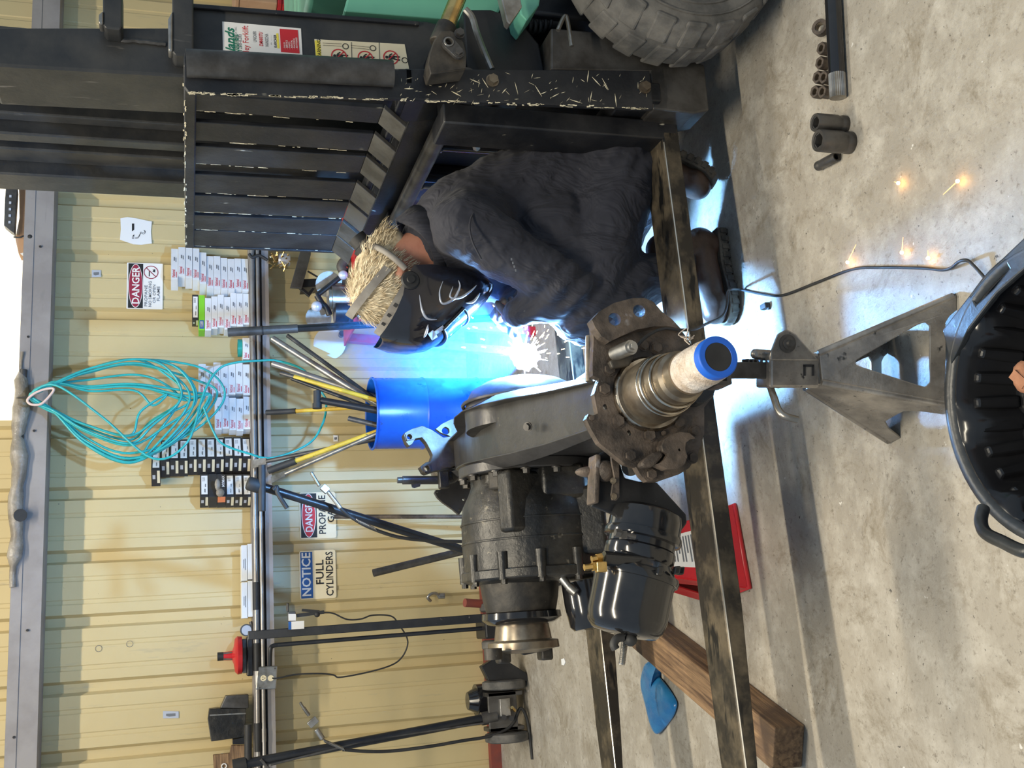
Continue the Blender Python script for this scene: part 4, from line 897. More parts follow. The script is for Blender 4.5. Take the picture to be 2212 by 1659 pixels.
def wtext(s, x, z, size, m, par, fit=None, bold=.01, d=.0042, align='LEFT'): return text('lettering', s, MAT[m], (x, ywl-d, z), (1,0,0), (0,0,1), size, par, align=align, fit=fit, bold=bold, extr=0)
def oval(par, cx_, cz, rx, rz, m, d):
    return mk('oval', MB().plate([(cx_+rx*math.cos(2*math.pi*i/40), ywl-d, cz+rz*math.sin(2*math.pi*i/40)) for i in range(40)], [], (0,.0004,0)), MAT[m], par, smooth=0)
# NOTICE FULL CYLINDERS
o, x0, x1, z0, z1 = sign('notice_sign', 'cream NOTICE FULL CYLINDERS sign with a blue header', 648, 724, 1187, 1296, MAT['signcream'])
w, h = x1-x0, z1-z0
rect('header', x0+.006, x1-.006, z1-h*.36, z1-.006, 'inkblue', o); wtext('NOTICE', x0+w*.055, z1-h*.30, h*.335, 'signwhite', o, fit=w*.89, bold=.02)
wtext('FULL', x0+w*.285, z0+h*.345, h*.30, 'ink', o, fit=w*.50, bold=.015); wtext('CYLINDERS', x0+w*.045, z0+h*.085, h*.275, 'ink', o, fit=w*.91, bold=.012)
# DANGER PROPANE GAS
o, x0, x1, z0, z1 = sign('danger_sign', 'cream DANGER PROPANE GAS sign behind the jack handle', 648, 724, 1062, 1165, MAT['signcream'])
w, h = x1-x0, z1-z0
rect('header', x0+.006, x1-.006, z1-h*.47, z1-.006, 'ink', o); oval(o, x0+w/2, z1-h*.25, w*.47, h*.195, 'signwhite', .0036); oval(o, x0+w/2, z1-h*.25, w*.455, h*.175, 'inkred', .004)
wtext('DANGER', x0+w*.14, z1-h*.345, h*.27, 'signwhite', o, fit=w*.72, bold=.02, d=.0046); wtext('PROPANE', x0+w*.085, z0+h*.29, h*.27, 'ink', o, fit=w*.83, bold=.012); wtext('GAS', x0+w*.33, z0+h*.06, h*.25, 'ink', o, fit=w*.36, bold=.012)
# DANGER PROPANE NO SMOKING OR OPEN FLAME
o, x0, x1, z0, z1 = sign('danger_sign', 'white DANGER NO SMOKING OR OPEN FLAME sign high on the wall', 273, 352, 570, 667, MAT['signwhite'], rnd=.003)
w, h = x1-x0, z1-z0
rect('header', x0+.004, x1-.004, z1-h*.45, z1-h*.04, 'ink', o); oval(o, x0+w/2, z1-h*.245, w*.475, h*.20, 'signwhite', .0036); oval(o, x0+w/2, z1-h*.245, w*.46, h*.185, 'maroon', .004)
wtext('DANGER', x0+w*.10, z1-h*.345, h*.285, 'signwhite', o, fit=w*.80, bold=.02, d=.0046)
for i, (s_, a, f_) in enumerate((('PROPANE',.05,.46),('NO SMOKING',.04,.56),('OR OPEN',.13,.40),('FLAME',.17,.32))): wtext(s_, x0+w*a, z1-h*(.57+.115*i), h*.115, 'inkgray', o, fit=w*f_)
c = V((x0+w*.80, ywl-.0042, z1-h*.67)); rg = MB().plate(circle(c,.036,X_,Z_,28), [circle(c,.032,X_,Z_,28)], (0,.0004,0)); dd = V((1,0,1)).normalized(); nn_ = V((1,0,-1)).normalized()*.002
rg.plate([c+dd*.034+nn_,c+dd*.034-nn_,c-dd*.034-nn_,c-dd*.034+nn_], [], (0,.0004,0)); mk('prohibition_ring', rg, MAT['maroon'], o, smooth=0)
mk('pictogram', MB().plate([c+V((-.022,.0006,.006)),c+V((.006,.0006,.006)),c+V((.006,.0006,.011)),c+V((-.022,.0006,.011))], [], (0,.0003,0)).plate([c+V((.0,.0006,-.02)),c+V((.018,.0006,-.02)),c+V((.014,.0006,-.006)),c+V((.009,.0006,-.012)),c+V((.004,.0006,-.006))], [], (0,.0003,0)), MAT['ink'], o, smooth=0)
# hand drawn no smoking paper
pp = [(260,472),(275,469),(295,472),(328,479),(326,500),(328,526),(305,529),(288,528),(259,518),(261,495)]
o = mk('no_smoking_paper', MB().plate([WL(*p) for p in pp], [], (0,-.002,0)), MAT['white'], None, smooth=0); tag(o, 'white paper with a cigarette symbol stuck beside the backrest', 'notice')
ink_ = MB(); f0 = lambda px, py: W(px, py, ywl-.0026)
ink_.plate([f0(285,483),f0(290,483),f0(290,496),f0(285,500)], [], (0,-.0003,0)); ink_.plate([f0(285,511),f0(290,506),f0(290,511)], [], (0,-.0003,0))
for d_ in (0, 2.4):
    ink_.plate([f0(285,512.5+d_),f0(290,512.5+d_),f0(290,513.5+d_),f0(285,513.5+d_)], [], (0,-.0003,0))
    sm = arc_pts([f0(292,513+d_),f0(298,512+d_),f0(302,506+d_),f0(304,501+d_),f0(310,503+d_),f0(314,500+d_),f0(311,497+d_*.5)],5); ink_.tube(sm, .0011, n=5)
mk('symbol', ink_, MAT['ink'], o, smooth=0)
for (px, py, lab, m_, sz) in ((208,591,'small crumpled silver sticker near the upper girt','silver',(10,8)),(369,1544,'small silver foil sticker at the left of the wall','silver',(17,8)),(725,947,'small pale blue note below the mid girt','signwhite',(5,7))):
    s_ = mk('sticker', MB().plate([WL(px-sz[0],py-sz[1]),WL(px-sz[0],py+sz[1]),WL(px+sz[0],py+sz[1]*.9),WL(px+sz[0],py-sz[1]*.9)], [], (0,-.001,0)), MAT[m_], None, smooth=0); tag(s_, lab, 'sticker')
    mk('print', MB().plate([WL(px-sz[0]*.6,py-sz[1]*.3),WL(px-sz[0]*.6,py+sz[1]*.3),WL(px-sz[0]*.2,py+sz[1]*.5),WL(px+sz[0]*.6,py+sz[1]*.3),WL(px+sz[0]*.6,py-sz[1]*.4)], [], (0,-.0014,0)), MAT['inkgray'], s_, smooth=0)
for (px, py, lab) in ((213,1401,'pencilled circle on the wall nearer the upper girt'),(280,1391,'pencilled circle on the wall further below the upper girt')):
    tag(mk('pencil_circle', MB().torus(WL(px,py), Y_, .0145, .0009, 28, 4), MAT['inkgray'], smooth=0), lab, 'mark')
# ---- cartons on the girt
ZS = 1.2285; PXS = 537.0; SCL = 421.0
ORD = ['topmost','second from the top','third from the top','fourth from the top','fifth from the top','sixth from the top','seventh from the top','eighth from the top','ninth from the top','tenth from the top','bottom']
def carton(pyR, pyL, pxT, pxB, th, depth, mat, label, group, style, yfr=5.375):
    z1, z0 = ZS+(PXS-pxT)/SCL, ZS+(PXS-pxB)/SCL; pm = (pxT+pxB)/2
    a = W(pm, pyL, yfr); ca, sa = math.cos(th), math.sin(th); u = V((ca,sa,0)); v = V((-sa,ca,0))
    # right edge: find width so that it lands at pyR
    d = ray(pm, pyR); den = u.x*d.y-u.y*d.x; wv = (d.x*a.y-d.y*a.x)/den if abs(den) > 1e-6 else .15
    wv = abs((a.y*d.x-a.x*d.y)/(u.x*d.y-u.y*d.x))
    o_ = a.copy(); o_.z = 0; t = thing('carton', label, 'box', V((a.x,a.y,z0))+u*(wv/2)+v*(depth/2), group)
    P = lambda s, dd_, z: V((a.x,a.y,0))+u*s+v*dd_+Z_*z
    m = MB().hexa([P(0,0,z0+.0005),P(wv,0,z0+.0005),P(wv,depth,z0+.0005),P(0,depth,z0+.0005)], [P(0,0,z1-.0005),P(wv,0,z1-.0005),P(wv,depth,z1-.0005),P(0,depth,z1-.0005)])
    mk('box', m, mat, t, smooth=0, bevel=.001); hh = z1-z0
    fr = lambda s0, s1, t0, t1, mm, nm='print': mk(nm, MB().plate([P(s0*wv,-.0008,z0+t0*hh),P(s1*wv,-.0008,z0+t0*hh),P(s1*wv,-.0008,z0+t1*hh),P(s0*wv,-.0008,z0+t1*hh)], [], v*.0004), MAT[mm], t, smooth=0)
    if style == 'national':
        text('lettering', 'National', MAT['inkred'], P(.05*wv,-.001,z0+.42*hh), u, Z_, hh*.62, t, fit=wv*.26, bold=.015, shear=.2, extr=0)
        fr(.06,.24,.18,.27,'inkred'); fr(.60,.72,.45,.62,'inkgray'); fr(.56,.70,.25,.36,'inkgray')
    elif style == 'label':
        fr(.10,.92,.12,.84,'signwhite','label_print')
        for k in range(5): fr(.68+.035*k,.68+.035*k+.018,.40,.74,'ink','barcode')
        fr(.18,.34,.35,.50,'inkgray'); fr(.42,.56,.30,.42,'inkgray')
        sd_ = lambda d0, d1, t0, t1, mm: mk('end_print', MB().plate([P(-.0008,d0*depth,z0+t0*hh),P(-.0008,d1*depth,z0+t0*hh),P(-.0008,d1*depth,z0+t1*hh),P(-.0008,d0*depth,z0+t1*hh)], [], u*.0004), MAT[mm], t, smooth=0)
        sd_(.04,.80,.06,.36,'signcream'); sd_(.30,.55,.55,.85,'silver')
    elif style == 'green': fr(.04,.28,.15,.85,'inkblue'); fr(.07,.25,.25,.75,'signwhite')
    elif style == 'max':
        text('lettering', 'MYMAX', MAT['signwhite'], P(.42*wv,-.001,z0+.12*hh), u, Z_, hh*.45, t, fit=wv*.5, bold=.02, extr=0)
        mk('end_print', MB().plate([P(-.0008,.0,z0+.05*hh),P(-.0008,.5*depth,z0+.05*hh),P(-.0008,.5*depth,z0+.95*hh),P(-.0008,.0,z0+.95*hh)], [], u*.0004), M('orange_end', (.80,.24,.10), .5), t, smooth=0)
    elif style == 'text':
        fr(.35,.60,.55,.66,'inkgray'); fr(.30,.62,.30,.42,'inkgray')
    return t
S1 = 6.9125
tops = [(120,575,100,210),(95,520,215,320),(100,550,325,430),(115,580,432,528),(175,640,530,618),(230,700,618,716),(230,705,720,822),(255,730,822,922),(270,735,924,1024),(265,720,1028,1128),(270,745,1130,1222)]
for i, (a, b, c, d) in enumerate(tops):
    pT, pB = 382+ (i*14.0), 382+((i+1)*14.0)
    carton(520+a/S1, 520+b/S1, 374.5+i*14.75, 374.5+(i+1)*14.75, .30, .10, MAT['whitebox'], 'white parts carton, %s of the stack nearest the forklift' % ORD[i], 'white cartons on the girt', 'national')
st2 = [('black_top',805,1185,400,450),('green',815,1335,460,600),('w',855,1340,600,690),('w',830,1315,690,755),('w',805,1295,755,850),('w',840,1325,850,945),('w',780,1270,945,1040),('w',785,1275,1040,1145),('w',790,1250,1145,1222)]
nb = len(st2); zz = 418.0; step = (537-418.0)/nb
names2 = {'black_top': ('black and white flat carton on top of the second stack', 'blackbox', 'label'), 'green': ('bright green carton in the second stack', None, 'green')}
gm = M('green_card', (.22,.62,.03), .5)
for i, (k, a, b, _, _) in enumerate(st2):
    lab, mm, sty = names2.get(k, ('white parts carton, %s below the green carton' % ('first','second','third','fourth','fifth','sixth','bottom one')[max(0,i-2)], 'whitebox', 'national'))
    carton(520+a/S1, 520+b/S1, zz+i*step, zz+(i+1)*step, .06, .10, gm if k == 'green' else MAT[mm], lab, 'white cartons on the girt', sty)
carton(730, 776, 522, 537, .0, .10, MAT['whitebox'], 'single white parts carton behind the black pole', 'white cartons on the girt', 'national')
tag(mk('tape_roll', MB().lathe([(.030,0),(.046,0),(.046,.022),(.030,.022)], V((W(512,752,5.43).x,5.43,ZS+.036)), Z_, 28, closed=True), M('teal_tape', (.02,.30,.25), .3), smooth=40), 'teal roll lying on the single white carton', 'tape roll')
for i in range(7):
    o_ = (0,4,-3,2,0,-2,1)[i]
    carton(786+o_, 852+o_, 431+i*15.15, 431+(i+1)*15.15, .02, .10, MAT['whitebox'], 'white parts carton, %s of the stack behind the hose' % (ORD[i] if i < 6 else 'bottom'), 'white cartons on the girt', 'national')
for i in range(5):
    o_ = (0,-2,1,3,-1)[i]
    carton(858+o_, 928+o_, 464+i*14.6, 464+(i+1)*14.6, .10, .09, MAT['whitebox'], 'white parts carton, %s of the stack left of the hose stack' % (ORD[i] if i < 4 else 'bottom'), 'white cartons on the girt', 'national')
for i in range(11):
    yr = (968,951,949,949,946,946,946,946,944,944,945)[i]
    carton(yr, yr+45+(2 if i == 0 else 0), 338+i*18.1, 338+(i+1)*18.1, .62, .115, MAT['blackbox'], 'black carton with white barcode label, %s of the tall stack' % ORD[i], 'black cartons on the girt', 'label')
for i, (sty, lab) in enumerate((('label','black carton with a white label on top of the short stack'),('plain','dark carton with a clear bag over it in the short stack'),('max','black carton with white lettering and orange end'),('label','black labelled carton third from the bottom of the short stack'),('label','black labelled carton second from the bottom of the short stack'),('label','black labelled carton at the bottom of the short stack'))):
    carton(1024, 1073, 434+i*17.15, 434+(i+1)*17.15, .45, .10, MAT['blackbox'], lab, 'black cartons on the girt', sty)
bgp = W(470,1060,5.35); tag(mk('plastic_bag', MB().ball(bgp+V((-.01,0,-.012)), .022, .012, .020, 10).ball(bgp+V((.03,0,.0)), .03, .008, .014, 10), MAT['poly'], smooth=60), 'clear crumpled bag hanging on the short carton stack', 'bag')
for i, (a, b) in enumerate(((1178,1255),(1258,1336))):
    carton(a, b, 515, 527, .0, .10, MAT['whitebox'], 'long white carton lying %s on the girt' % ('nearer the black cartons' if i == 0 else 'beside the gauge'), 'flat white cartons', 'text')
    carton(a-3, b-3, 527.5, 537, .0, .11, MAT['whitebox'], 'thin white carton under the long one %s' % ('nearer the black cartons' if i == 0 else 'beside the gauge'), 'flat white cartons', 'plain')
# other things on the girt
g_ = thing('pressure_gauge', 'round gauge lying on the girt beside the red tool', 'gauge', V((W(520,1362,5.40).x,5.40,ZS))); gc_ = V((W(520,1362,5.40).x,5.39,ZS+.030))
mk('case', MB().cyl(gc_, gc_+Y_*.03, .029, n=22), MAT['dsteel'], g_, smooth=40); mk('dial', MB().cyl(gc_-Y_*.001, gc_, .023, n=22), MAT['silver'], g_, smooth=0); mk('stem', MB().cyl(gc_+V((-.0,0.01,-.03)), gc_+V((.04,.01,-.02)), .008, n=10), MAT['dsteel'], g_, smooth=40)
rt_ = thing('red_work_light', 'red and black work tool standing on the girt', 'tool', V((W(520,1415,5.42).x,5.42,ZS))); rb_ = V((W(520,1415,5.42).x,5.42,ZS))
mk('base', MB().box(rb_.x-.10, rb_.x+.085, 5.38, 5.46, ZS, ZS+.03), MAT['black2'], rt_, smooth=0, bevel=.006); mk('plate', MB().box(rb_.x-.085, rb_.x+.075, 5.385, 5.455, ZS+.03, ZS+.052), MAT['dsteel'], rt_, smooth=0, bevel=.004)
mk('head', MB().lathe([(.088,0),(.090,.02),(.078,.032),(.040,.038),(.022,.045),(.020,.085),(.001,.085)], rb_+Z_*.052, Z_, 30), MAT['red'], rt_, smooth=40); mk('nozzle', MB().cyl(rb_+Z_*.10, rb_+Z_*.165, .020, n=20), MAT['blackrub'], rt_, smooth=40)
for k in range(4): mk('slot', MB().obox(rb_+Z_*.118+V((.0195*math.cos(k*1.57-.8),.0195*math.sin(k*1.57-.8),0)), .008,.008,.04, X_, Y_, Z_), MAT['brown_steel'], rt_, smooth=0)
kb = thing('tool_case', 'dark battered steel case with a sloped lid on the girt', 'case', V((W(530,1555,5.42).x,5.42,ZS))); yk_ = 5.37
mk('case_body', MB().plate([W(p[0],p[1],yk_) for p in ((452,1532),(449,1555),(456,1602),(528,1592),(532,1530),(470,1530))], [], (0,.10,0)), MAT['carrier'], kb, smooth=0, bevel=.003)
mk('case_lid', MB().plate([W(p[0],p[1],yk_-.01) for p in ((476,1529),(488,1503),(537,1500),(537,1530))], [], (0,.09,0)), MAT['dsteel'], kb, smooth=0, bevel=.003)
mk('trim_strip', MB().bar(W(453,1545,yk_-.003), W(531,1541,yk_-.003), .004, .006), MAT['steel'], kb, smooth=0); mk('foot', MB().plate([W(p[0],p[1],yk_) for p in ((503,1598),(503,1608),(530,1607),(530,1592))], [], (0,.06,0)), MAT['black2'], kb, smooth=0)
wp_ = thing('wooden_plate', 'rough wooden plate with a small ring on the girt at the left edge', 'board', V((W(530,1640,5.40).x,5.40,ZS)))
mk('board', MB().plate([W(p[0],p[1],5.40) for p in ((460,1631),(463,1680),(534,1680),(534,1609),(500,1610),(496,1627))], [], (0,.03,0)), MAT['wood'], wp_, smooth=0, bevel=.003); mk('ring', MB().torus(W(484,1655,5.395), Y_, .011, .003, 18, 6), MAT['signwhite'], wp_, smooth=60)
for (a, b, lab) in (((474,1203),(541,1220),''),): pass
for a, b, lab in ((1258,1318,'black foam sleeve on the conduit below the long cartons'),(1390,1450,'black foam sleeve on the conduit below the red tool'),(1563,1625,'black foam sleeve on the conduit below the dark case')):
    tag(mk('pipe_sleeve', MB().pipe(V((W(544,b,DW-.164).x,DW-.164,1.214)), V((W(544,a,DW-.164).x,DW-.164,1.214)), .016, .0120, 16), MAT['blackrub'], smooth=40), lab, 'sleeve', 'sleeves on the conduit')
tag(mk('cable_tie_bundle', MB().tube(arc_pts([W(538,548,5.33),W(545,556,5.33),W(560,552,5.33),W(578,562,5.33)],6), .008, n=10), MAT['blackrub'], smooth=60), 'black cable hooked over the girt beside the backrest', 'cable')
jn = thing('screw_jar', 'clear jar full of brass screws on the wall beside the backrest', 'jar', W(618,562,5.36))
random.seed(11)
mk('jar', MB().lathe([(.030,0),(.034,.01),(.034,.05),(.028,.06)], W(626,562,5.38)-V((0,0,.0)), Z_, 20), MAT['silver'], jn, smooth=50)
for i in range(22):
    p = W(598+random.uniform(-6,20), 562+random.uniform(-14,14), 5.35+random.uniform(-.01,.02)); d = V((random.uniform(-1,1),random.uniform(-.4,.4),random.uniform(-.6,1))).normalized()
    mk('screw', MB().cyl(p, p+d*.030, .0035, n=6).cyl(p+d*.030, p+d*.035, .0075, n=8), MAT['brass'], jn, smooth=30)
# cardboard box and a black case on the upper girt
zt = 2.302
cb_ = tag(mk('cardboard_box', MB().plate([W(p[0],p[1],5.40) for p in ((40,360),(42,470),(33,515),(40,548),(72,546),(80,372),(80,350)) ], [], (0,.10,0)), MAT['cardboard'], smooth=0, bevel=.003), 'long brown cardboard box on the upper girt', 'box')
mk('torn_flap', MB().plate([W(p[0],p[1],5.398) for p in ((44,548),(60,543),(72,546),(70,552),(50,553))], [], (0,-.004,0)), MAT['whitebox'], cb_, smooth=0)
lc = tag(mk('lamp_case', MB().plate([W(p[0],p[1],5.385) for p in ((22,390),(30,391),(38,396),(40,420),(36,480),(34,512),(24,505),(12,495),(14,440),(16,414),(20,408))], [], (0,-.05,0)), MAT['dsteel'], smooth=0, bevel=.006), 'long dark plastic case leaning on the cardboard box', 'case')
for i in range(5): mk('slot', MB().obox(W(20.5+.5*i,480-14*i,5.332), .012,.004,.010, X_, Y_, Z_), MAT['silver'], lc, smooth=0)
tag(mk('hanging_plug', MB().tube(arc_pts([W(30,512,5.37),W(42,513,5.36),W(52,510,5.36),W(60,516,5.36)],6), .004, n=8).ball(W(65,512,5.36), .013), MAT['blackrub'], smooth=60), 'small black plug on a wire hanging by the cardboard box', 'plug')
# pipe in clear plastic on the girt
a, b = W(58,760,5.345), W(38,1268,5.345); d = b-a; pl = thing('wrapped_pipe', 'dark pipe in clear plastic wrap lying on the upper girt', 'pipe', (a+b)/2-Z_*.03)
pts = [a+d*(i/24)+V((0,.004*math.sin(i*1.7), .006*math.sin(i*.9)+.018)) for i in range(25)]; random.seed(5)
mk('plastic_wrap', MB().tube(pts, .03, n=12, rs=[.006 if i < 3 else (.031+.004*math.sin(i*1.3)+random.uniform(-.004,.006)) if i < 22 else .014 for i in range(25)]), MAT['poly'], pl, smooth=60)
mk('pipe', MB().cyl(a+d*.08+Z_*.012, a+d*.72+Z_*.02, .018, n=16), MAT['dsteel'], pl, smooth=50); mk('end_cap', MB().cyl(W(44,1113,5.31), W(44,1113,5.33), .029, n=22), MAT['blackrub'], pl, smooth=40)

# ---- teal air hose
random.seed(21); pts = []; hk = (84, 856)
for i in range(13):
    e = random.uniform(0,1); wr = 772+random.uniform(0,70)*(i%3 != 0); wl = 1000-random.uniform(0,60)*(i%4 != 1); bt = 300+random.uniform(60,195); yy = 5.27+random.uniform(-.03,.035)
    sh_ = random.uniform(-14,14)
    for (px, py) in ((hk[0]+random.uniform(-4,6), hk[1]-10-random.uniform(0,8)), (120,826+sh_*.3), (190,wr+ (856-wr)*.30), (290,wr+4), (bt*.86+20,wr+20+e*20), (bt,856+sh_), (bt*.84,wl-38-e*16), (280,wl), (185,wl-(wl-856)*.28), (118,888+sh_*.3), (hk[0]+random.uniform(-6,6), hk[1]+10+random.uniform(0,8)), (hk[0]-16-random.uniform(0,4), hk[1]+random.uniform(-4,4))):
        pts.append(W(px, py, yy+random.uniform(-.006,.006)))
for (px, py) in ((120,832),(220,900),(330,990),(405,955),(440,850),(470,800),(505,784),(562,779),(602,780),(656,800),(697,851),(705,871),(697,915),(666,959),(589,989),(535,979),(481,959),(460,930),(440,880)): pts.append(W(px, py, 5.22))
hs_ = thing('air_hose', 'coiled teal air hose hanging in long loops from the upper girt', 'hose', pts[0]-Z_*1.0)
mk('hose', MB().tube(arc_pts(pts, 7), .0058, n=8), MAT['hose'], hs_, smooth=80)
mk('hanger_tie', MB().tube(arc_pts([W(p[0],p[1],5.23) for p in ((60,868),(70,874),(90,872),(110,852),(116,840),(100,840),(78,848),(62,860))], 6, True), .006, n=8, closed=True), M('pink_tie', (.70,.52,.46), .5), hs_, smooth=60)
mk('zip_tie', MB().tube([W(34,860,5.33),W(70,857,5.235)], .0035, n=6), MAT['ink'], hs_, smooth=40)
# ================================================================ BLUE DRUM WITH BARS, JACKS, RED STAND
dc = V((.967,4.74,0)); dr = .164
bd_ = thing('steel_drum', 'small blue open steel drum full of bars against the wall', 'drum', dc)
mk('shell', MB().lathe([(.001,.004),(dr,.0),(dr,.22),(dr+.006,.23),(dr,.24),(dr,.48),(dr+.006,.49),(dr,.50),(dr,.722),(dr-.006,.722),(dr-.006,.02),(.001,.02)], dc, Z_, 44), MAT['blue'], bd_, smooth=40)
mk('rim', MB().torus(dc+Z_*.722, Z_, dr, .006, 44, 8), MAT['blue'], bd_, smooth=60)
def C5(x, y): return 400+x/2.9625, 480+y/2.9625
def dbar(name, label, top, rim, yt, yr, r, mat, cat='bar', n=14, ext=.45, grip=None, tip=None, body2=None):
    a, b = W(*C5(*top), yt), W(*C5(*rim), yr); d = (b-a); L = d.length; d = d/L
    off = V((b.x-dc.x, b.y-dc.y, 0)); lim = dr-.022-r
    if off.length > lim: b = b-off*(1-lim/off.length)
    d = b-a; L = d.length; d = d/L; k_ = 0.0
    while k_ < .9:
        q_ = b+d*(k_+.01)
        if q_.z < .03 or math.hypot(q_.x-dc.x, q_.y-dc.y) > lim: break
        k_ += .01
    e = b+d*k_
    # keep the hidden end inside the drum
    t = thing(name, label, cat, e, 'bars standing in the blue drum')
    mk('bar', MB().cyl(a, e, r, n=n), mat, t, smooth=50)
    if grip: mk('grip', MB().cyl(a-d*.005, a+d*grip[0], r*grip[1], n=14), grip[2], t, smooth=40)
    if body2: mk('painted_section', MB().cyl(a+d*body2[0], b+d*.04, r*1.06, n=14), body2[1], t, smooth=40)
    if tip == 'chisel':
        x, y, z = frame_of(d); mk('flat_tip', MB().hexa([a+x*r*1.6+y*r*.5,a-x*r*1.6+y*r*.5,a-x*r*1.6-y*r*.5,a+x*r*1.6-y*r*.5], [a-d*.07+x*r*2.2+y*.001,a-d*.07-x*r*2.2+y*.001,a-d*.07-x*r*2.2-y*.001,a-d*.07+x*r*2.2-y*.001]), MAT['steel'], t, smooth=0)
    return t
mkP = MAT
dbar('steel_pipe', 'thick shiny steel pipe leaning right in the blue drum', (560,745), (1085,1035), 4.95, 4.80, .0155, MAT['steel'], 'pipe')
dbar('steel_pipe', 'thin dark pipe leaning furthest right in the blue drum', (655,725), (1160,1035), 5.05, 4.86, .010, MAT['dsteel'], 'pipe')
dbar('steel_pipe', 'gray pipe in the blue drum behind the yellow pry bar', (560,905), (1190,1085), 5.05, 4.84, .014, MAT['conduit'], 'pipe')
dbar('pry_bar', 'yellow pry bar leaning right in the blue drum', (610,965), (1212,1135), 4.90, 4.72, .010, MAT['dsteel'], 'bar', body2=(.07,MAT['yellow']))
dbar('pry_bar', 'black round bar beside the yellow pry bar in the drum', (680,1000), (1212,1195), 4.88, 4.70, .009, MAT['black2'], 'bar')
dbar('pry_bar', 'yellow bar with black grip standing nearly upright in the drum', (525,1218), (1212,1180), 5.05, 4.84, .0095, MAT['yellow'], 'bar', grip=(.14,1.35,MAT['blackrub']))
dbar('threaded_rod', 'short threaded black rod just above the drum rim', (1045,1255), (1212,1295), 4.72, 4.68, .012, MAT['dsteel'], 'rod', n=12)
dbar('pry_bar', 'yellow bar with black grip leaning left in the blue drum', (540,1588), (1212,1345), 4.95, 4.74, .011, MAT['yellow'], 'bar', grip=(.13,1.5,MAT['blackrub']))
dbar('pry_bar', 'steel pry bar with flat chisel tip leaning left in the drum', (640,1610), (1190,1420), 4.85, 4.66, .0095, MAT['steel'], 'bar', tip='chisel')
dbar('pry_bar', 'dark bar leaning left behind the chisel bar in the drum', (520,1530), (1190,1395), 5.0, 4.78, .010, MAT['dsteel'], 'bar', tip='chisel')
hm = dbar('drop_hammer', 'black bar with a knuckled head standing in the drum', (870,1140), (1205,1200), 4.70, 4.64, .016, MAT['black2'], 'tool')
ph = W(*C5(845,1135), 4.70); mk('head', MB().cyl(W(*C5(845,1080),4.70), W(*C5(845,1190),4.70), .017, n=16).cyl(W(*C5(845,1160),4.70), W(*C5(845,1192),4.70), .021, n=16).cyl(W(*C5(845,1075),4.70), W(*C5(845,1100),4.70), .008, n=12), MAT['blackrub'], hm, smooth=40)
# tall black pole behind the helmet
pa, pb_ = W(492,718,4.30), W(800,701,4.25); d = (pb_-pa).normalized(); pe = pb_+d*((pb_.z-.0)/-d.z)
po_ = thing('jack_pole', 'tall black pole with a gray grip standing behind the welder', 'pole', pe)
mk('pole', MB().cyl(pa+d*.05, pe, .016, n=18), MAT['gloss'], po_, smooth=50); mk('grip', MB().cyl(pa, pa+d*.28, .0185, n=18), MAT['dsteel'], po_, smooth=50); mk('band', MB().cyl(pa+d*.135, pa+d*.142, .0195, n=18), MAT['ink'], po_, smooth=40)

# --- truck jacks along the wall
def handle_tube(t, a, b, r, nm='handle', m='black2'): return mk(nm, MB().cyl(a, b, r, n=18), MAT[m], t, smooth=50)
jA = thing('air_jack', 'wheeled black air jack with handle at the far left', 'jack', G(1150,1530))
wy = 4.98; xw1, xw2 = W(1105,1477,wy).x, W(1110,1590,wy).x
for x, lab in ((xw1,None),(xw2,None)):
    w_ = mk('wheel', MB().lathe([(.03,-.022),(.086,-.022),(.102,-.016),(.104,0),(.102,.016),(.086,.022),(.03,.022)], (x,wy,.104), X_, 36), MAT['rubber'], jA, smooth=40)
    mk('hub', MB().lathe([(.05,-.026),(.06,-.022),(.06,.022),(.05,.026)], (x,wy,.104), X_, 24), MAT['dsteel'], w_, smooth=40)
xm = (xw1+xw2)/2
mk('axle_frame', MB().box(xw2+.03, xw1-.03, wy-.05, wy-.035, .06, .20).box(xw2+.03, xw2+.05, wy-.05, wy+.06, .03, .2).box(xw1-.05, xw1-.03, wy-.05, wy+.06, .03, .2), MAT['dsteel'], jA, smooth=0, bevel=.004)
mk('cylinder', MB().cyl((xm+.05,wy+.10,.05), (xm+.05,wy+.10,.22), .075, n=28).cyl((xm+.05,wy+.10,.22), (xm+.05,wy+.10,.26), .06, .04, n=28), MAT['gloss'], jA, smooth=40)
mk('lift_arm', MB().plate([W(p[0],p[1],4.93) for p in ((1040,1440),(1072,1420),(1080,1418),(1135,1452),(1150,1470),(1120,1475),(1055,1470))], [], (0,.05,0)), MAT['black2'], jA, smooth=0, bevel=.004)
for i, p in enumerate(((1089,1550),(1105,1552))): mk('port', MB().cyl(W(*p,4.90), W(*p,4.885), .012, n=12), MAT['ink'], jA, smooth=40)
mk('valve_block', MB().box(xm-.02, xm+.06, wy-.075, wy-.05, .10, .15), MAT['steel'], jA, smooth=0, bevel=.003); mk('brass_fitting', MB().cyl(W(1112,1535,4.90), W(1106,1528,4.88), .008, n=8), MAT['brass'], jA, smooth=40)
handle_tube(jA, W(1062,1549,4.95), W(520,1652,5.0), .021); mk('handle_socket', MB().cyl(W(1072,1547,4.95), W(1040,1553,4.95), .030, n=18), MAT['dsteel'], jA, smooth=40)
mk('grip', MB().cyl(W(532,1650,5.0), W(503,1656,5.0), .030, n=18), MAT['blackrub'], jA, smooth=40); mk('cross_bar', MB().cyl(W(536,1690,5.0), W(536,1565,5.0), .0165, n=16), MAT['blackrub'], jA, smooth=40)
mk('control_rod', MB().tube([W(585,1652,4.97), W(800,1598,4.96), W(1045,1562,4.93)], .005, n=8), MAT['dsteel'], jA, smooth=60)
mk('latch_lever', MB().bar(W(563,1640,4.97), W(590,1672,4.97), .016, .012), MAT['dsteel'], jA, smooth=0, bevel=.003)
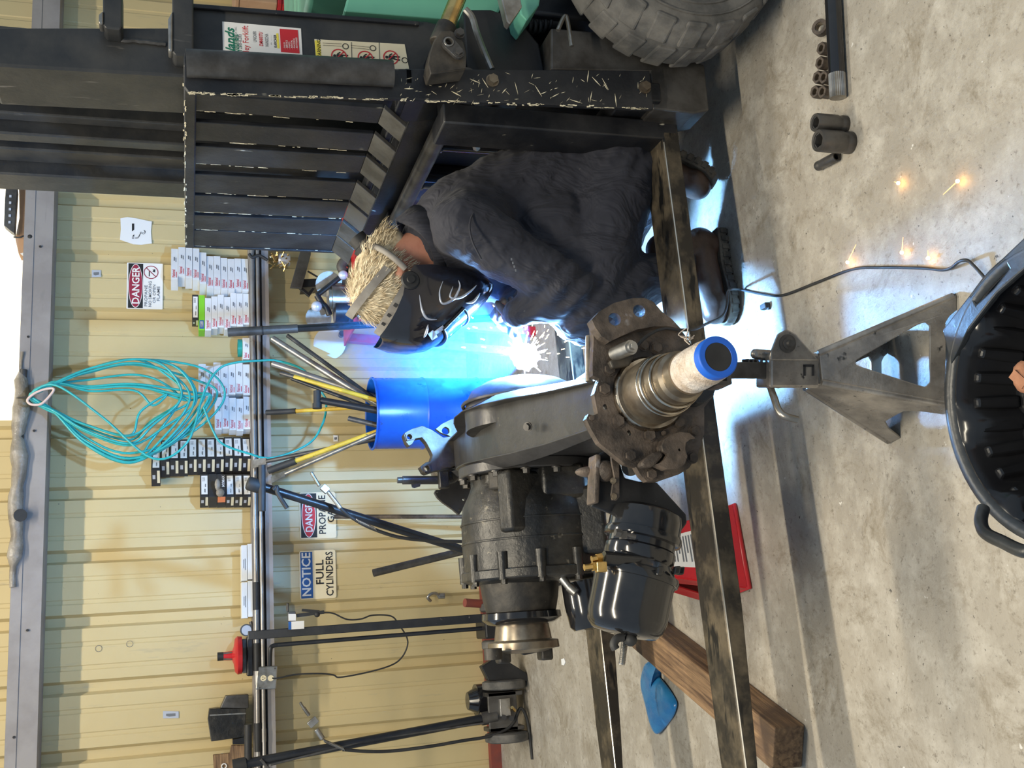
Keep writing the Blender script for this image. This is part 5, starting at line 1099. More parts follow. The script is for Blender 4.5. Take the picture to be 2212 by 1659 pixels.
hp_ = [W(p[0],p[1],4.93) for p in ((740,1619),(790,1623),(850,1622),(930,1612),(1000,1600),(1050,1592),(1090,1578),(1110,1560),(1125,1530),(1140,1560),(1150,1640))]
mk('air_line', MB().tube(arc_pts(hp_, 8), .0075, n=10), MAT['blackrub'], jA, smooth=80)
mk('spring_guard', (lambda m_: [m_.torus(W(700+3.2*i,1600+1.35*i,4.93), (.5,0,-.8), .0105, .0022, 12, 5) for i in range(14)] and m_)(MB()), MAT['steel'], jA, smooth=60)
mk('air_valve', MB().cyl(W(697,1596,4.93), W(683,1575,4.93), .012, n=14).obox(W(676,1560,4.93), .030,.022,.045, (.8,0,.6), Y_, (-.6,0,.8)).cyl(W(668,1546,4.93), W(655,1528,4.93), .008, n=12).cyl(W(656,1530,4.93), W(648,1517,4.93), .006, n=12), MAT['steel'], jA, smooth=40, bevel=.002)
jB = thing('air_jack', 'black air jack with upright square handle behind the differential', 'jack', G(1130,1360))
mk('handle', MB().bar(W(1075,1333,4.96), W(536,1373,5.15), .040, .025, (0,1,0)), MAT['black2'], jB, smooth=0, bevel=.003)
mk('side_rod', MB().cyl(W(1070,1355,4.96), W(600,1393,5.12), .010, n=12).tube(arc_pts([W(600,1393,5.12),W(588,1396,5.12),W(584,1405,5.12),W(583,1438,5.14)],6), .010, n=12), MAT['black2'], jB, smooth=50)
mk('data_plate', MB().plate([W(623,1343,5.085),W(623,1360,5.085),W(657,1358,5.085),W(657,1341,5.085)], [], (0,.002,0)), MAT['signwhite'], jB, smooth=0); mk('plate_header', MB().plate([W(623,1343,5.084),W(623,1360,5.084),W(629,1360,5.084),W(629,1343,5.084)], [], (0,.001,0)), MAT['inkblue'], jB, smooth=0)
mk('air_valve', MB().obox(W(630,1332,5.10), .045,.03,.035, X_, Y_, Z_).cyl(W(621,1322,5.10), W(621,1302,5.10), .006, n=10), MAT['dsteel'], jB, smooth=0, bevel=.003); mk('valve_label', MB().plate([W(623,1326,5.083),W(623,1341,5.083),W(639,1341,5.083),W(639,1326,5.083)], [], (0,.001,0)), MAT['signwhite'], jB, smooth=0)
mk('air_gun', MB().bar(W(641,1330,5.1), W(700,1322,5.1), .016, .016).bar(W(652,1318,5.1), W(690,1321,5.1), .012, .012).ball(W(685,1327,5.1), .014), MAT['blackrub'], jB, smooth=50)
mk('power_cord', MB().tube(arc_pts([W(p[0],p[1],5.06) for p in ((700,1323),(720,1325),(750,1338),(780,1337),(805,1329),(845,1331),(862,1350),(878,1375),(880,1395),(868,1420),(845,1437),(795,1452),(735,1463),(720,1458),(690,1455),(640,1457),(600,1465),(588,1465))],8), .0036, n=8), MAT['blackrub'], jB, smooth=80)
mk('red_ram', MB().cyl(W(1004,1302,4.96), W(1070,1306,5.0), .020, n=20), MAT['redrust'], jB, smooth=40)
xB = W(1080,1392,4.95).x; wB = mk('wheel', MB().lathe([(.03,-.022),(.088,-.022),(.098,-.014),(.098,.014),(.088,.022),(.03,.022)], (xB,4.98,.10), X_, 36), MAT['rubber'], jB, smooth=40)
xB2 = W(1080,1310,4.95).x; mk('wheel', MB().lathe([(.03,-.022),(.088,-.022),(.098,-.014),(.098,.014),(.088,.022),(.03,.022)], (xB2,4.98,.10), X_, 36), MAT['rubber'], jB, smooth=40)
mk('jack_body', MB().box(xB+.03, xB2-.03, 4.90, 5.08, .02, .20), MAT['black2'], jB, smooth=0, bevel=.008)
jC = thing('air_jack', 'black jack handle with a round grip leaning in front of the propane sign', 'jack', V((W(1130,1225,4.42).x,4.45,0)))
a, b = W(540,1043,4.25), W(1130,1225,4.42)
handle_tube(jC, a, W(1085,1214,4.40), .017); mk('grip', MB().lathe([(.023,0),(.028,.008),(.028,.050),(.022,.06)], W(534,1043,4.25), a*0+(b-a), 20), MAT['blackrub'], jC, smooth=40)
mk('cross_bar', MB().cyl(W(566,1104,4.24), W(566,1005,4.24), .014, n=16), MAT['blackrub'], jC, smooth=40)
mk('trigger', MB().tube(arc_pts([W(590,1058,4.22),W(598,1052,4.22),W(600,1066,4.22),W(620,1098,4.22)],5), .009, n=10), MAT['blackrub'], jC, smooth=50)
mk('air_valve', MB().cyl(W(672,1020,4.22), W(690,1050,4.22), .0065, n=12).obox(W(702,1056,4.22), .032,.020,.028, (.7,0,.7), Y_, (-.7,0,.7)).cyl(W(708,1062,4.22), W(736,1098,4.22), .008, n=12), MAT['steel'], jC, smooth=40, bevel=.002)
mk('air_line', MB().tube(arc_pts([W(p[0],p[1],4.20) for p in ((736,1098),(760,1118),(800,1140),(860,1160),(930,1168),(1000,1170))],8), .007, n=10), MAT['blackrub'], jC, smooth=80)
mk('spring_guard', (lambda m_: [m_.torus(W(772+3.4*i,1125+1.6*i,4.20), (.6,0,-.8), .0105, .002, 12, 5) for i in range(12)] and m_)(MB()), MAT['steel'], jC, smooth=60)
mk('jack_body', MB().box(b.x-.09, b.x+.09, 4.34, 4.58, .0, .20), MAT['black2'], jC, smooth=0, bevel=.01)
# loose bars by the wall
e = W(1010,1116,5.2); a = W(722,1116,5.38); d = (e-a).normalized(); e2_ = a+d*(a.z/-d.z) if d.z < 0 else e
tag(mk('rusty_bar', MB().cyl(a, V((e2_.x,min(e2_.y,5.38),0)), .011, n=12), MAT['rusty'], smooth=50), 'rusty bar standing against the wall under the propane sign', 'bar')
a, b = W(806,1238,4.55), W(990,1193,4.55); d = (b-a).normalized(); e2_ = a+d*(a.z/-d.z)
tt = thing('handle_tube', 'gray open tube leaning left beside the differential', 'tube', e2_); mk('tube', MB().pipe(a, e2_, .0165, .0125, 20), MAT['dsteel'], tt, smooth=40)
tag(mk('wall_hook', MB().tube(arc_pts([W(930,1298,DW-.03),W(924,1290,DW-.05),W(934,1282,DW-.05),W(944,1283,DW-.04),W(950,1292,DW-.03)],6), .008, n=10).cyl(W(948,1287,DW-.03), W(960,1287,DW-.03), .016, n=14), MAT['steel'], smooth=60), 'small bent pipe fitting on the wall by the jack handle', 'fitting')

# --- red tool stand behind the welder
ys = 4.45
rs = thing('tool_stand', 'red steel tool stand behind the welder\'s head', 'stand', V((W(780,620,ys).x,ys+.2,0)))
tp = [W(765,520,ys),W(768,694,ys),W(800,694,ys),W(800,520,ys)]
mk('apron', MB().plate(tp, [], (0,.01,0)), MAT['red'], rs, smooth=0, bevel=.002); zt_ = tp[0].z; xl, xr = tp[1].x, tp[0].x+.25
mk('top', MB().box(xl, xr, ys, ys+.42, zt_-.01, zt_), MAT['red'], rs, smooth=0, bevel=.002)
for x in (xl+.03, xr-.05):
    for y in (ys+.02, ys+.38): mk('leg', MB().bar((x,y,zt_), (x+(-.06 if x < (xl+xr)/2 else .06),y,0), .04, .04), MAT['red'], rs, smooth=0)
mk('cross_rail', MB().box(xl-.02, xr, ys+.01, ys+.03, .30, .34), MAT['red'], rs, smooth=0)
mk('maker_plate', MB().plate([W(776,594,ys-.002),W(778,624,ys-.002),W(791,624,ys-.002),W(791,594,ys-.002)], [], (0,.001,0)), MAT['signwhite'], rs, smooth=0)
for p in ((776,683),(799,683)): mk('rivet', MB().cyl(W(*p,ys), W(*p,ys-.006), .007, n=10), MAT['steel'], rs, smooth=40)
vg = thing('bench_grinder', 'black bench tool with two pale discs on the red stand', 'grinder', V((W(760,640,ys+.15).x,ys+.18,zt_))); yg = ys+.14
def WG(x, y, dy=0): return W(560+x/5.925, 520+y/5.925, yg+dy)
mk('base', MB().plate([WG(*p,-.04) for p in ((1130,330),(1190,330),(1230,1050),(1150,1050),(1160,700))], [], (0,.12,0)), MAT['black2'], vg, smooth=0, bevel=.006)
mk('motor', MB().cyl(WG(920,740), WG(1150,740), .062, n=28).cyl(WG(880,740), WG(920,740), .05, n=28), MAT['steel'], vg, smooth=40)
mk('motor_cover', MB().cyl(WG(960,900,.0), WG(1180,900,.0), .055, n=24), MAT['black2'], vg, smooth=40)
for c, r in (((1050,580),.046),((890,560),.060),((760,990),.058)):
    mk('disc', MB().cyl(WG(*c,.06), WG(*c,.075), r, n=32), MAT['steel'], vg, smooth=40)
mk('arm', MB().cyl(WG(1070,440,-.03), WG(740,700,-.03), .012, n=14).tube(arc_pts([WG(740,700,-.03),WG(800,800,-.03),WG(860,860,-.03),WG(900,950,-.03)],6), .014, n=10), MAT['black2'], vg, smooth=50)
mk('knob', MB().ball(WG(735,840,-.05), .024).ball(WG(1075,440,-.04), .022), MAT['silver'], vg, smooth=80)
mk('clamp_head', MB().tube(arc_pts([WG(1190,300,-.02),WG(1100,260,-.02),WG(1050,330,-.02),WG(1080,400,-.02)],6), .022, n=12), MAT['grease'], vg, smooth=50)
wd_ = thing('cutting_disc', 'pale cutting disc hanging on the wall behind the black pole', 'disc', WG(900,1320,.7)-Z_*.08); mk('disc', MB().cyl(W(712,742,DW-.014), W(712,742,DW-.004), .085, n=40), MAT['silver'], wd_, smooth=40); mk('hook', MB().cyl(W(735,725,DW-.002), W(739,720,DW-.09), .016, n=14), MAT['dsteel'], wd_, smooth=40)
# dark bracket on the wall
dk_ = thing('wall_bracket', 'dark folded steel bracket on the wall beside the backrest', 'bracket', W(700,600,5.2)); y5 = 5.25
def WB(x, y, dy=0): return W(560+x/5.925, 520+y/5.925, y5+dy)
mk('face', MB().plate([WB(*p) for p in ((545,60),(665,60),(660,180),(545,610),(395,600))], [], (0,.015,0)), MAT['dsteel'], dk_, smooth=0, bevel=.002)
mk('shelf', MB().plate([WB(*p,.05) for p in ((560,490),(790,480),(790,580),(545,600))], [], (0,.12,0)), MAT['black2'], dk_, smooth=0, bevel=.002)
mk('gusset', MB().plate([WB(*p,.02) for p in ((500,600),(640,715),(715,610),(680,600),(630,660),(560,600))], [], (0,.02,0)), MAT['black2'], dk_, smooth=0, bevel=.002)
mk('stay', MB().cyl(WB(620,390,.1), WB(775,480,.1), .005, n=8), MAT['black2'], dk_, smooth=40)
# things seen past the forklift mast at the right edge: one stack on the floor
yq = 5.0; zz_ = [0, W(690,16,yq).z, W(600,14,yq).z, W(508,8,yq).z]; xq = W(690,17,yq).x
for i, (nm, m_, lab, cat) in enumerate((('floor_cabinet','inkblue','blue floor cabinet beyond the forklift','cabinet'),('tool_chest','red','red tool chest on the blue cabinet beyond the forklift','tool chest'),('carton','cardboard','brown carton on top of the red tool chest beyond the forklift','box'))):
    t = thing(nm, lab, cat, (xq+.3,yq+.2,zz_[i])); z0_, z1_ = zz_[i]+.001, zz_[i+1]-.001
    mk('body', MB().box(xq, xq+.6, yq, yq+.4, z0_, z1_-.02), MAT[m_], t, smooth=0, bevel=.006); mk('lid', MB().box(xq-.004, xq+.604, yq-.006, yq+.404, z1_-.02, z1_), MAT[m_], t, smooth=0, bevel=.003)
    if i < 2: mk('handle', MB().box(xq+.2, xq+.4, yq-.02, yq-.006, (z0_+z1_)/2, (z0_+z1_)/2+.015), MAT['steel'], t, smooth=0, bevel=.003)
# ================================================================ THE WELDER
def fuse(mb, voxel, it=6, fac=.5):
    me = bpy.data.meshes.new('t'); me.from_pydata(mb.v, [], mb.f); me.update()
    o = bpy.data.objects.new('t', me); COL.objects.link(o)
    r = o.modifiers.new('r','REMESH'); r.mode = 'VOXEL'; r.voxel_size = voxel
    s = o.modifiers.new('s','SMOOTH'); s.iterations = it; s.factor = fac
    dg = bpy.context.evaluated_depsgraph_get(); dg.update(); m2 = bpy.data.meshes.new_from_object(o.evaluated_get(dg))
    out = MB(); out.v = [tuple(v.co) for v in m2.vertices]; out.f = [tuple(p.vertices) for p in m2.polygons]
    bpy.data.objects.remove(o); bpy.data.meshes.remove(me); bpy.data.meshes.remove(m2); return out
def chain(mb, pts, n=16):
    for (p, r), (q, s) in zip(pts, pts[1:]): mb.cap(p, q, r, s, n)
Hc = W(845,620,2.745); hf = V((-.555,0,-.83)).normalized(); hu = V((-.83,0,.555)).normalized(); hs2 = V((0,-1,0))
def HP(f, u, s=0): return Hc+hf*f+hu*u+hs2*s
pel, mid_, che = V((1.275,2.75,.36)), V((1.195,2.75,.60)), V((1.095,2.75,.775))
nkb = V((1.035,2.75,.885))
shL, elL, haL = V((1.035,2.575,.825)), W(1232,628,2.575), W(1115,678,2.665)
shR, elR, haR = V((1.02,2.925,.825)), W(1150,610,2.99), W(1095,690,2.83)
hiL, knL, anL = V((1.27,2.665,.33)), W(1262,664,2.65), V((.985,2.685,.10))
hiR, knR, anR = V((1.27,2.84,.33)), W(1310,560,2.92), V((1.335,2.715,.15))
grip0 = W(1103,684,2.74); arc_c = V((.750,2.85,.592))
pr = thing('person', 'person squatting in navy work clothes and a black welding helmet, welding the axle', 'person', (1.1,2.72,0))
# body: one continuous skin surface
bm_ = MB()
chain(bm_, [(pel,.135),(mid_,.125),(che,.13),(nkb,.07),(HP(-.02,-.09),.055),(HP(-.01,-.02),.07)])
bm_.ball(Hc, .098, .076, .112, 24, (hf, hs2, hu)); bm_.cap(HP(.05,-.04), HP(.065,-.095), .055, .035); bm_.cap(HP(.095,-.01), HP(.115,-.035), .012, .016)   # face: jaw and nose
for s in (1,-1):
    bm_.cap(HP(.005,-.015,.078*s), HP(-.005,-.045,.076*s), .016, .011); bm_.ball(HP(.085,.012,.032*s), .014, .016, .010, 10, (hf,hs2,hu))
bm_.cap(HP(.095,-.068,.02), HP(.095,-.068,-.02), .010, .010)
for sh, el, ha, hi, kn, an in ((shL,elL,haL,hiL,knL,anL),(shR,elR,haR,hiR,knR,anR)):
    chain(bm_, [(che,.08),(sh,.060),(el,.042),(ha,.029)]); chain(bm_, [(pel,.10),(hi,.085),(kn,.056),(an,.040)])
def hand(mb, wr, fw_, side, grip, thumb_dir):
    """palm, four curled fingers closing round the grip, thumb from the side of the palm"""
    f_ = fw_.normalized(); s_ = side.normalized(); n_ = f_.cross(s_)
    mb.cap(wr, wr+f_*.045, .026, .030, 12); palm = wr+f_*.055
    for i, (o_, L) in enumerate(((-.030,.78),(-.010,.95),(.010,.92),(.029,.70))):
        b0 = palm+s_*o_+f_*.028; c1 = b0+f_*(.034*L)+n_*(.012); c2 = c1+f_*(.006)+n_*(.030*L); c3 = c2-f_*(.022*L)+n_*.008
        mb.cap(b0, c1, .0105, .0098, 10); mb.cap(c1, c2, .0098, .0090, 10); mb.cap(c2, c3, .0090, .0078, 10)
    t0 = wr+f_*.022+s_*thumb_dir*.026; t1 = t0+s_*thumb_dir*.016+f_*.030+n_*.014; t2 = t1+f_*.026-s_*thumb_dir*.010+n_*.014
    mb.cap(t0, t1, .013, .0110, 10); mb.cap(t1, t2, .0110, .0085, 10)
dirL = (grip0-haL); dirR = (grip0-haR)
hmb = MB(); hand(hmb, haL, dirL, V((.3,0,.95)), grip0, 1)
hmbR = MB(); hand(hmbR, haR, dirR, V((.2,0,-.98)), grip0, -1)
bm_.add(hmb.v, hmb.f); bm_.add(hmbR.v, hmbR.f)
body = mk('body', fuse(bm_, .0065, 5, .5), MAT['skin'], pr, smooth=180)
for nm, hm_ in (('work_glove',hmb),('work_glove',hmbR)):
    g2 = fuse(hm_, .004, 4, .4); cvv = sum((V(v) for v in g2.v), V())/len(g2.v)
    mk(nm, MB().add([V(v)+(V(v)-cvv).normalized()*.0035 for v in g2.v], g2.f), MAT['leather'], pr, smooth=180)
# coverall
cb2 = MB()
chain(cb2, [(V((1.275,2.75,.345)),.165),(mid_,.160),(che,.160),(nkb+V((.025,0,-.02)),.095)], 24)
cb2.ball(V((1.30,2.75,.33)), .155, .195, .165, 24); cb2.ball(V((1.09,2.75,.76)), .15, .20, .14, 24)
chain(cb2, [(che+V((0,-.05,0)),.12),(shL,.092),(elL,.068),(haL-(haL-elL).normalized()*.01,.048)], 18)
chain(cb2, [(che+V((0,.05,0)),.12),(shR,.092),(elR,.068),(haR-(haR-elR).normalized()*.01,.048)], 18)
chain(cb2, [(pel+V((.02,-.06,-.02)),.14),(hiL,.135),(knL,.108),(anL+Z_*.05,.066)], 18)
chain(cb2, [(pel+V((.02,.06,-.02)),.14),(hiR,.125),(knR,.088),(anR+V((-.05,0,.03)),.068)], 18)
cb2.ball(W(1185,530,2.70), .14, .13, .15, 20); cb2.cap(W(1180,500,2.68), W(1250,590,2.68), .13, .10, 18)
cv_ = fuse(cb2, .009, 8, .5)
def wrinkle(vs):
    out = []
    for v in vs:
        p = V(v); a = 0
        q = V((p.x*9, p.y*7, p.z*16+p.x*6)); a += .0075*noise.noise(q); q = V((p.x*24+p.z*14, p.y*12, p.z*30-p.x*10)); a += .0042*noise.ridged_multi_fractal(q, .9, 2.0, 2, .8, 1.6)-.004
        for j, (c, rad) in enumerate(((elL,.16),(elR,.16),(knL,.17),(hiL,.20),(mid_,.22))):
            d = (p-c).length
            if d < rad:
                k = (1-d/rad); a += .010*k*math.sin((p.z*1.0+p.x*.7+(.3 if j%2 else -.2)*p.y)*95+j)
        out.append(a)
    return out
import bmesh as _b
me_ = bpy.data.meshes.new('t'); me_.from_pydata(cv_.v, [], cv_.f); me_.update(); nrm = [tuple(v.normal) for v in me_.vertices]; am = wrinkle(cv_.v)
cv_.v = [tuple(V(v)+V(n)*a) for v, n, a in zip(cv_.v, nrm, am)]; bpy.data.meshes.remove(me_)
mk('coverall', cv_, MAT['navy'], pr, smooth=180, label='dark navy cotton work clothes')
col2 = MB(); x, y, z = frame_of(HP(-.03,-.06)-nkb); vs = []; n = 28
for (r, h, w2) in ((.105,.0,0),(.098,.03,.008),(.092,.055,.016),(.085,.055,.016),(.090,.03,.008),(.098,.0,0)):
    for i in range(n):
        a = 2*math.pi*i/n; vs.append(nkb+V((.02,0,-.005))+x*((r+w2*math.cos(3*a)*.6)*math.cos(a))+y*((r*1.05)*math.sin(a))+z*(h+.012*math.sin(2*a)*(h/.05)))
col2.add(vs, [(k*n+i, k*n+(i+1)%n, ((k+1)%6)*n+(i+1)%n, ((k+1)%6)*n+i) for k in range(6) for i in range(n)])
mk('collar', col2, MAT['navy'], pr, smooth=180)
# seams on the sleeve and back
for pl_ in ((W(1040,560,2.47),W(1020,520,2.47),W(1015,480,2.48),W(1030,450,2.50),W(1050,430,2.54)),):
    mk('seam', MB().tube(arc_pts(pl_, 6), .0025, n=6), MAT['navy'], pr, smooth=80)
for i in range(4):
    a = W(1105+i*3,560+i*8,2.46); mk('stitch_mark', MB().obox(a, .006,.002,.003, X_, Y_, Z_), MAT['inkgray'], pr, smooth=0)
# boots
def boot(root, toe, heel, up, name='boot'):
    f_ = (toe-heel); L = f_.length; f_ = f_/L; s_ = up.cross(f_).normalized(); u_ = f_.cross(s_).normalized()
    if u_.dot(up) < 0: u_ = -u_; s_ = -s_
    b = MB(); P = lambda a, h, w2=0: heel+f_*(a*L)+u_*h+s_*w2
    b.cap(P(.10,.065), P(.42,.070), .046, .050, 16); b.cap(P(.42,.065), P(.86,.048), .048, .040, 16); b.cap(P(.80,.045,.012), P(.84,.045,-.012), .038, .038, 16); b.cap(P(.14,.06), P(.20,.19), .046, .050, 16); b.cap(P(.14,.04), P(.14,.07), .044, .046, 16)
    bo = mk(name, fuse(b, .006, 6), MAT['boot'], root, smooth=180)
    prof = [(-.02,.036),(.0,.042),(.15,.043),(.35,.036),(.50,.040),(.70,.052),(.86,.050),(.96,.034),(1.0,.012)]
    pts = [P(a,-.004,w2) for a, w2 in prof]+[P(a,-.004,-w2) for a, w2 in reversed(prof)]
    mk('sole', MB().plate(pts, [], u_*.028), MAT['sole'], bo, smooth=0, bevel=.003)
    tr = MB()
    for k in range(11):
        a = .02+.088*k; w2 = np.interp(a, [p[0] for p in prof], [p[1] for p in prof])
        for sg in (-1,1):
            tr.obox(P(a,-.007,sg*w2*.52), L*.055, w2*.82, .010, f_, s_, u_)
            tr.obox(P(a,.006,sg*w2*.99), L*.055, .008, .020, f_, s_, u_)
    mk('sole_tread', tr, MAT['sole'], bo, smooth=0, bevel=.001)
    lc_ = MB()
    for k in range(5): lc_.tube([P(.34+.06*k,.118-.008*k,.028), P(.36+.06*k,.126-.010*k,0), P(.34+.06*k,.118-.008*k,-.028)], .003, n=6)
    mk('laces', lc_, MAT['strap'], bo, smooth=60)
    return bo
boot(pr, V((.80,2.655,.012)), V((1.085,2.675,.012)), Z_)
boot(pr, V((1.235,2.630,.022)), V((1.400,2.700,.235)), V((-.82,0,.56)))
# hair: scalp cap plus strands
hb = MB(); hb.ball(HP(-.012,.008), .096, .080, .110, 26, (hf,hs2,hu)); hb.cap(HP(-.072,-.02), HP(-.066,-.105), .052, .046)
hcap = fuse(hb, .007, 4)
hcap.v = [tuple(V(v)+ (V(v)-Hc).normalized()*(.004*noise.noise(V(v)*60))) for v in hcap.v]
keep = []
for f in hcap.f:
    c = sum((V(hcap.v[i]) for i in f), V())/len(f)-Hc
    if c.dot(hf) < .055-.25*max(0,-c.dot(hu)): keep.append(f)
hcap.f = keep
ha_ = mk('hair', hcap, MAT['hair'], pr, smooth=180, label='short blond gray hair')
random.seed(4); strands = MB(); cnt = 0
while cnt < 3600:
    d = V((random.gauss(0,1),random.gauss(0,1),random.gauss(0,1))).normalized()
    p = Hc+hf*(-.012)+hu*.008+hf*(d.x*.099)+hs2*(d.y*.083)+hu*(d.z*.113)
    if (p-Hc).dot(hf) > .045-.25*max(0,-d.z*.11): continue
    nape = random.random() < .35
    if nape: p = HP(-.070-.05*random.random(), -.02-.115*random.random(), random.uniform(-.06,.06)); nd = (p-HP(-.05,-.05)).normalized()
    else: nd = (hf*(d.x/.099)+hs2*(d.y/.083)+hu*(d.z/.113)).normalized()
    crown = HP(-.05,.09); fl_ = (p-crown); fl_ = fl_-nd*fl_.dot(nd)
    if fl_.length < 1e-4: continue
    fl_.normalize(); fl_ = (fl_+V((random.uniform(-.4,.4),random.uniform(-.4,.4),random.uniform(-.4,.4)))).normalized()
    L = random.uniform(.016,.034); sd = fl_.cross(nd).normalized()*random.uniform(.0006,.0011)
    a, b, c = p-nd*.002, p+fl_*L*.5+nd*.0045, p+fl_*L+nd*random.uniform(.001,.007)
    strands.add([a+sd,a-sd,b+sd,b-sd,c], [(0,1,3,2),(2,3,4)]); cnt += 1
hst = mk('hair_strands', strands, MAT['hair'], ha_, smooth=0); hst['kind'] = 'stuff'
# welding helmet
hl = bpy.data.objects.new('welding_helmet', None); COL.objects.link(hl); hl.parent = pr; hl.location = Hc-origin_of(pr); hl['label'] = 'glossy black auto-darkening welding helmet tipped down'
sec = [(-.165,.238,.205,.035),(-.145,.243,.170,.070),(-.115,.243,.122,.092),(-.080,.236,.060,.104),(-.045,.226,.020,.112),(0,.215,.022,.118),(.045,.202,.040,.118),(.090,.178,.048,.112),(.120,.146,.050,.102),(.142,.108,.050,.084),(.156,.066,.048,.056)]
sm = MB(); n = 28; vs = []
for lay_ in (0, .0045):
    for (u_, fr_, bk_, hw) in sec:
        for i in range(n+1):
            t = -math.pi/2+math.pi*i/n; ct, st_ = math.cos(t), math.sin(t); e_ = .72
            f_ = bk_+(fr_-bk_-lay_)*(abs(ct)**e_); s_ = (hw-lay_)*(1 if st_ > 0 else -1)*(abs(st_)**.80)
            vs.append(HP(f_, u_, s_))
k = n+1; ns = len(sec); off_ = ns*k; fs = []
for j in range(ns-1):
    for i in range(n):
        fs.append((j*k+i, j*k+i+1, j*k+k+i+1, j*k+k+i)); fs.append((off_+j*k+i+1, off_+j*k+i, off_+j*k+k+i, off_+j*k+k+i+1))
for j in range(ns-1):
    fs.append((j*k, j*k+k, off_+j*k+k, off_+j*k)); fs.append((j*k+n+k, j*k+n, off_+j*k+n, off_+j*k+n+k))
for i in range(n): fs.append((i+1, i, off_+i, off_+i+1)); fs.append(((ns-1)*k+i, (ns-1)*k+i+1, off_+(ns-1)*k+i+1, off_+(ns-1)*k+i))
sm.add(vs, fs); shell = mk('shell', sm, MAT['helmet'], hl, smooth=50)
def shell_pt(u_, t, out=.0015):
    for (a, b) in zip(sec, sec[1:]):
        if a[0] <= u_ <= b[0]: w = (u_-a[0])/(b[0]-a[0]); fr_, bk_, hw = [a[q]+(b[q]-a[q])*w for q in (1,2,3)]; break
    ct, st_ = math.cos(t), math.sin(t)
    return HP(bk_+(fr_-bk_+out)*(abs(ct)**.72), u_, (hw+out)*(1 if st_ > 0 else -1)*(abs(st_)**.80))
lens = MB()
rows = [[shell_pt(u_, t, .003) for t in np.linspace(-.62,.62,13)] for u_ in np.linspace(-.035,.050,6)]
vs = [p for r in rows for p in r]; lens.add(vs, [(j*13+i, j*13+i+1, j*13+14+i, j*13+13+i) for j in range(5) for i in range(12)])
mk('lens_cover', lens, M('smoked_lens', (.02,.06,.08), .05, 0, coat=1.0), hl, smooth=60)
fr2 = [shell_pt(.050,t,.004) for t in np.linspace(-.64,.64,13)]+[shell_pt(-.035,t,.004) for t in np.linspace(.64,-.64,13)]
mk('lens_frame', MB().tube(fr2, .004, n=8, closed=True), MAT['blackrub'], hl, smooth=60)
for pth in (((-.055,1.30),(-.02,1.20),(.0,1.05),(-.03,.95),(-.055,1.0),(-.075,1.12),(-.085,1.25)), ((-.06,1.15),(-.03,1.02),(-.05,.88),(-.085,.92),(-.11,1.05)), ((.02,1.42),(.05,1.30),(.06,1.12),(.045,.95)), ((-.10,.75),(-.07,.62),(-.05,.70)), ((.07,1.0),(.09,.85),(.10,.7))):
    for sg in (1,-1):
        pp_ = arc_pts([shell_pt(u_, sg*t, .0012) for u_, t in pth], 6); m_ = len(pp_)
        mk('flame_print', MB().tube(pp_, .003, n=6, rs=[.0005+.0035*math.sin(math.pi*i/(m_-1)) for i in range(m_)]), MAT['silver'], hl, smooth=80)
    
em = [shell_pt(u_, t, .0018) for u_, t in ((.088,.80),(.088,.50),(.072,.50),(.072,.62),(.045,.62),(.045,.74),(.072,.74),(.072,.80))]
mk('emblem', MB().plate(em, [], hf*.002), MAT['silver'], hl, smooth=0)
kn_ = shell_pt(.0,1.40,.0)+hs2*.004
mk('pivot_knob', MB().lathe([(.024,0),(.026,.006),(.022,.012),(.012,.013),(.010,.018),(.001,.018)], HP(.035,.0,.114), hs2, 20), MAT['blackrub'], hl, smooth=40); mk('pivot_knob', MB().lathe([(.024,0),(.026,.006),(.022,.012),(.001,.014)], HP(.035,.0,-.114), -hs2, 20), MAT['blackrub'], hl, smooth=40)
def band(f0, f1, a0, a1, r, w_, m, nm, tilt=0.0):
    pts = []; mb = MB(); m_ = 24; vs = []
    for i in range(m_+1):
        a = a0+(a1-a0)*i/m_; c = HP(f0+(f1-f0)*math.sin(a), .008+r[1]*math.sin(a), r[0]*math.cos(a))
        o1 = (c-HP(f0,.008)).normalized(); wd3 = hf*(w_/2)
        vs += [c-wd3, c+wd3, c+wd3+o1*.003, c-wd3+o1*.003]
    fs = [(0,1,2,3),(4*m_,4*m_+3,4*m_+2,4*m_+1)]
    for i in range(m_):
        for q in range(4): fs.append((4*i+q, 4*i+(q+1)%4, 4*i+4+(q+1)%4, 4*i+4+q))
    mb.add(vs, fs); return mk(nm, mb, MAT[m], hl, smooth=50)
band(.035, .040, -.15, math.pi+.15, (.090,.124), .024, 'strap', 'crown_strap')
band(-.035, -.050, -.1, math.pi+.1, (.092,.126), .022, 'strap', 'crown_strap')
for i in range(3):
    a = 1.05-.28*i; c = HP(.038,.008+.124*math.sin(a),.090*math.cos(a)); nn3 = (c-HP(.035,.008)).normalized(); mk('strap_mark', MB().obox(c+nn3*.0035, .010,.010,.001, hf, nn3.cross(hf), nn3), MAT['ink'], hl, smooth=0)
bb = MB(); pts = [HP(-.10*math.sin(a)-.012, -.035-.02*math.sin(a), .092*math.cos(a)) for a in np.linspace(-.2,math.pi+.2,20)]; 
mk('nape_strap', MB().tube(pts, .009, n=8), MAT['strap'], hl, smooth=60); mk('ratchet_knob', MB().cyl(HP(-.128,-.058), HP(-.155,-.066), .026, n=20).cyl(HP(-.112,-.055), HP(-.128,-.058), .034, n=20), MAT['blackrub'], hl, smooth=40)
mk('sweatband', MB().tube([HP(.052+.045*math.sin(a), .075, .085*math.cos(a)) for a in np.linspace(0,math.pi,18)], .011, n=8), MAT['leather'], hl, smooth=60)
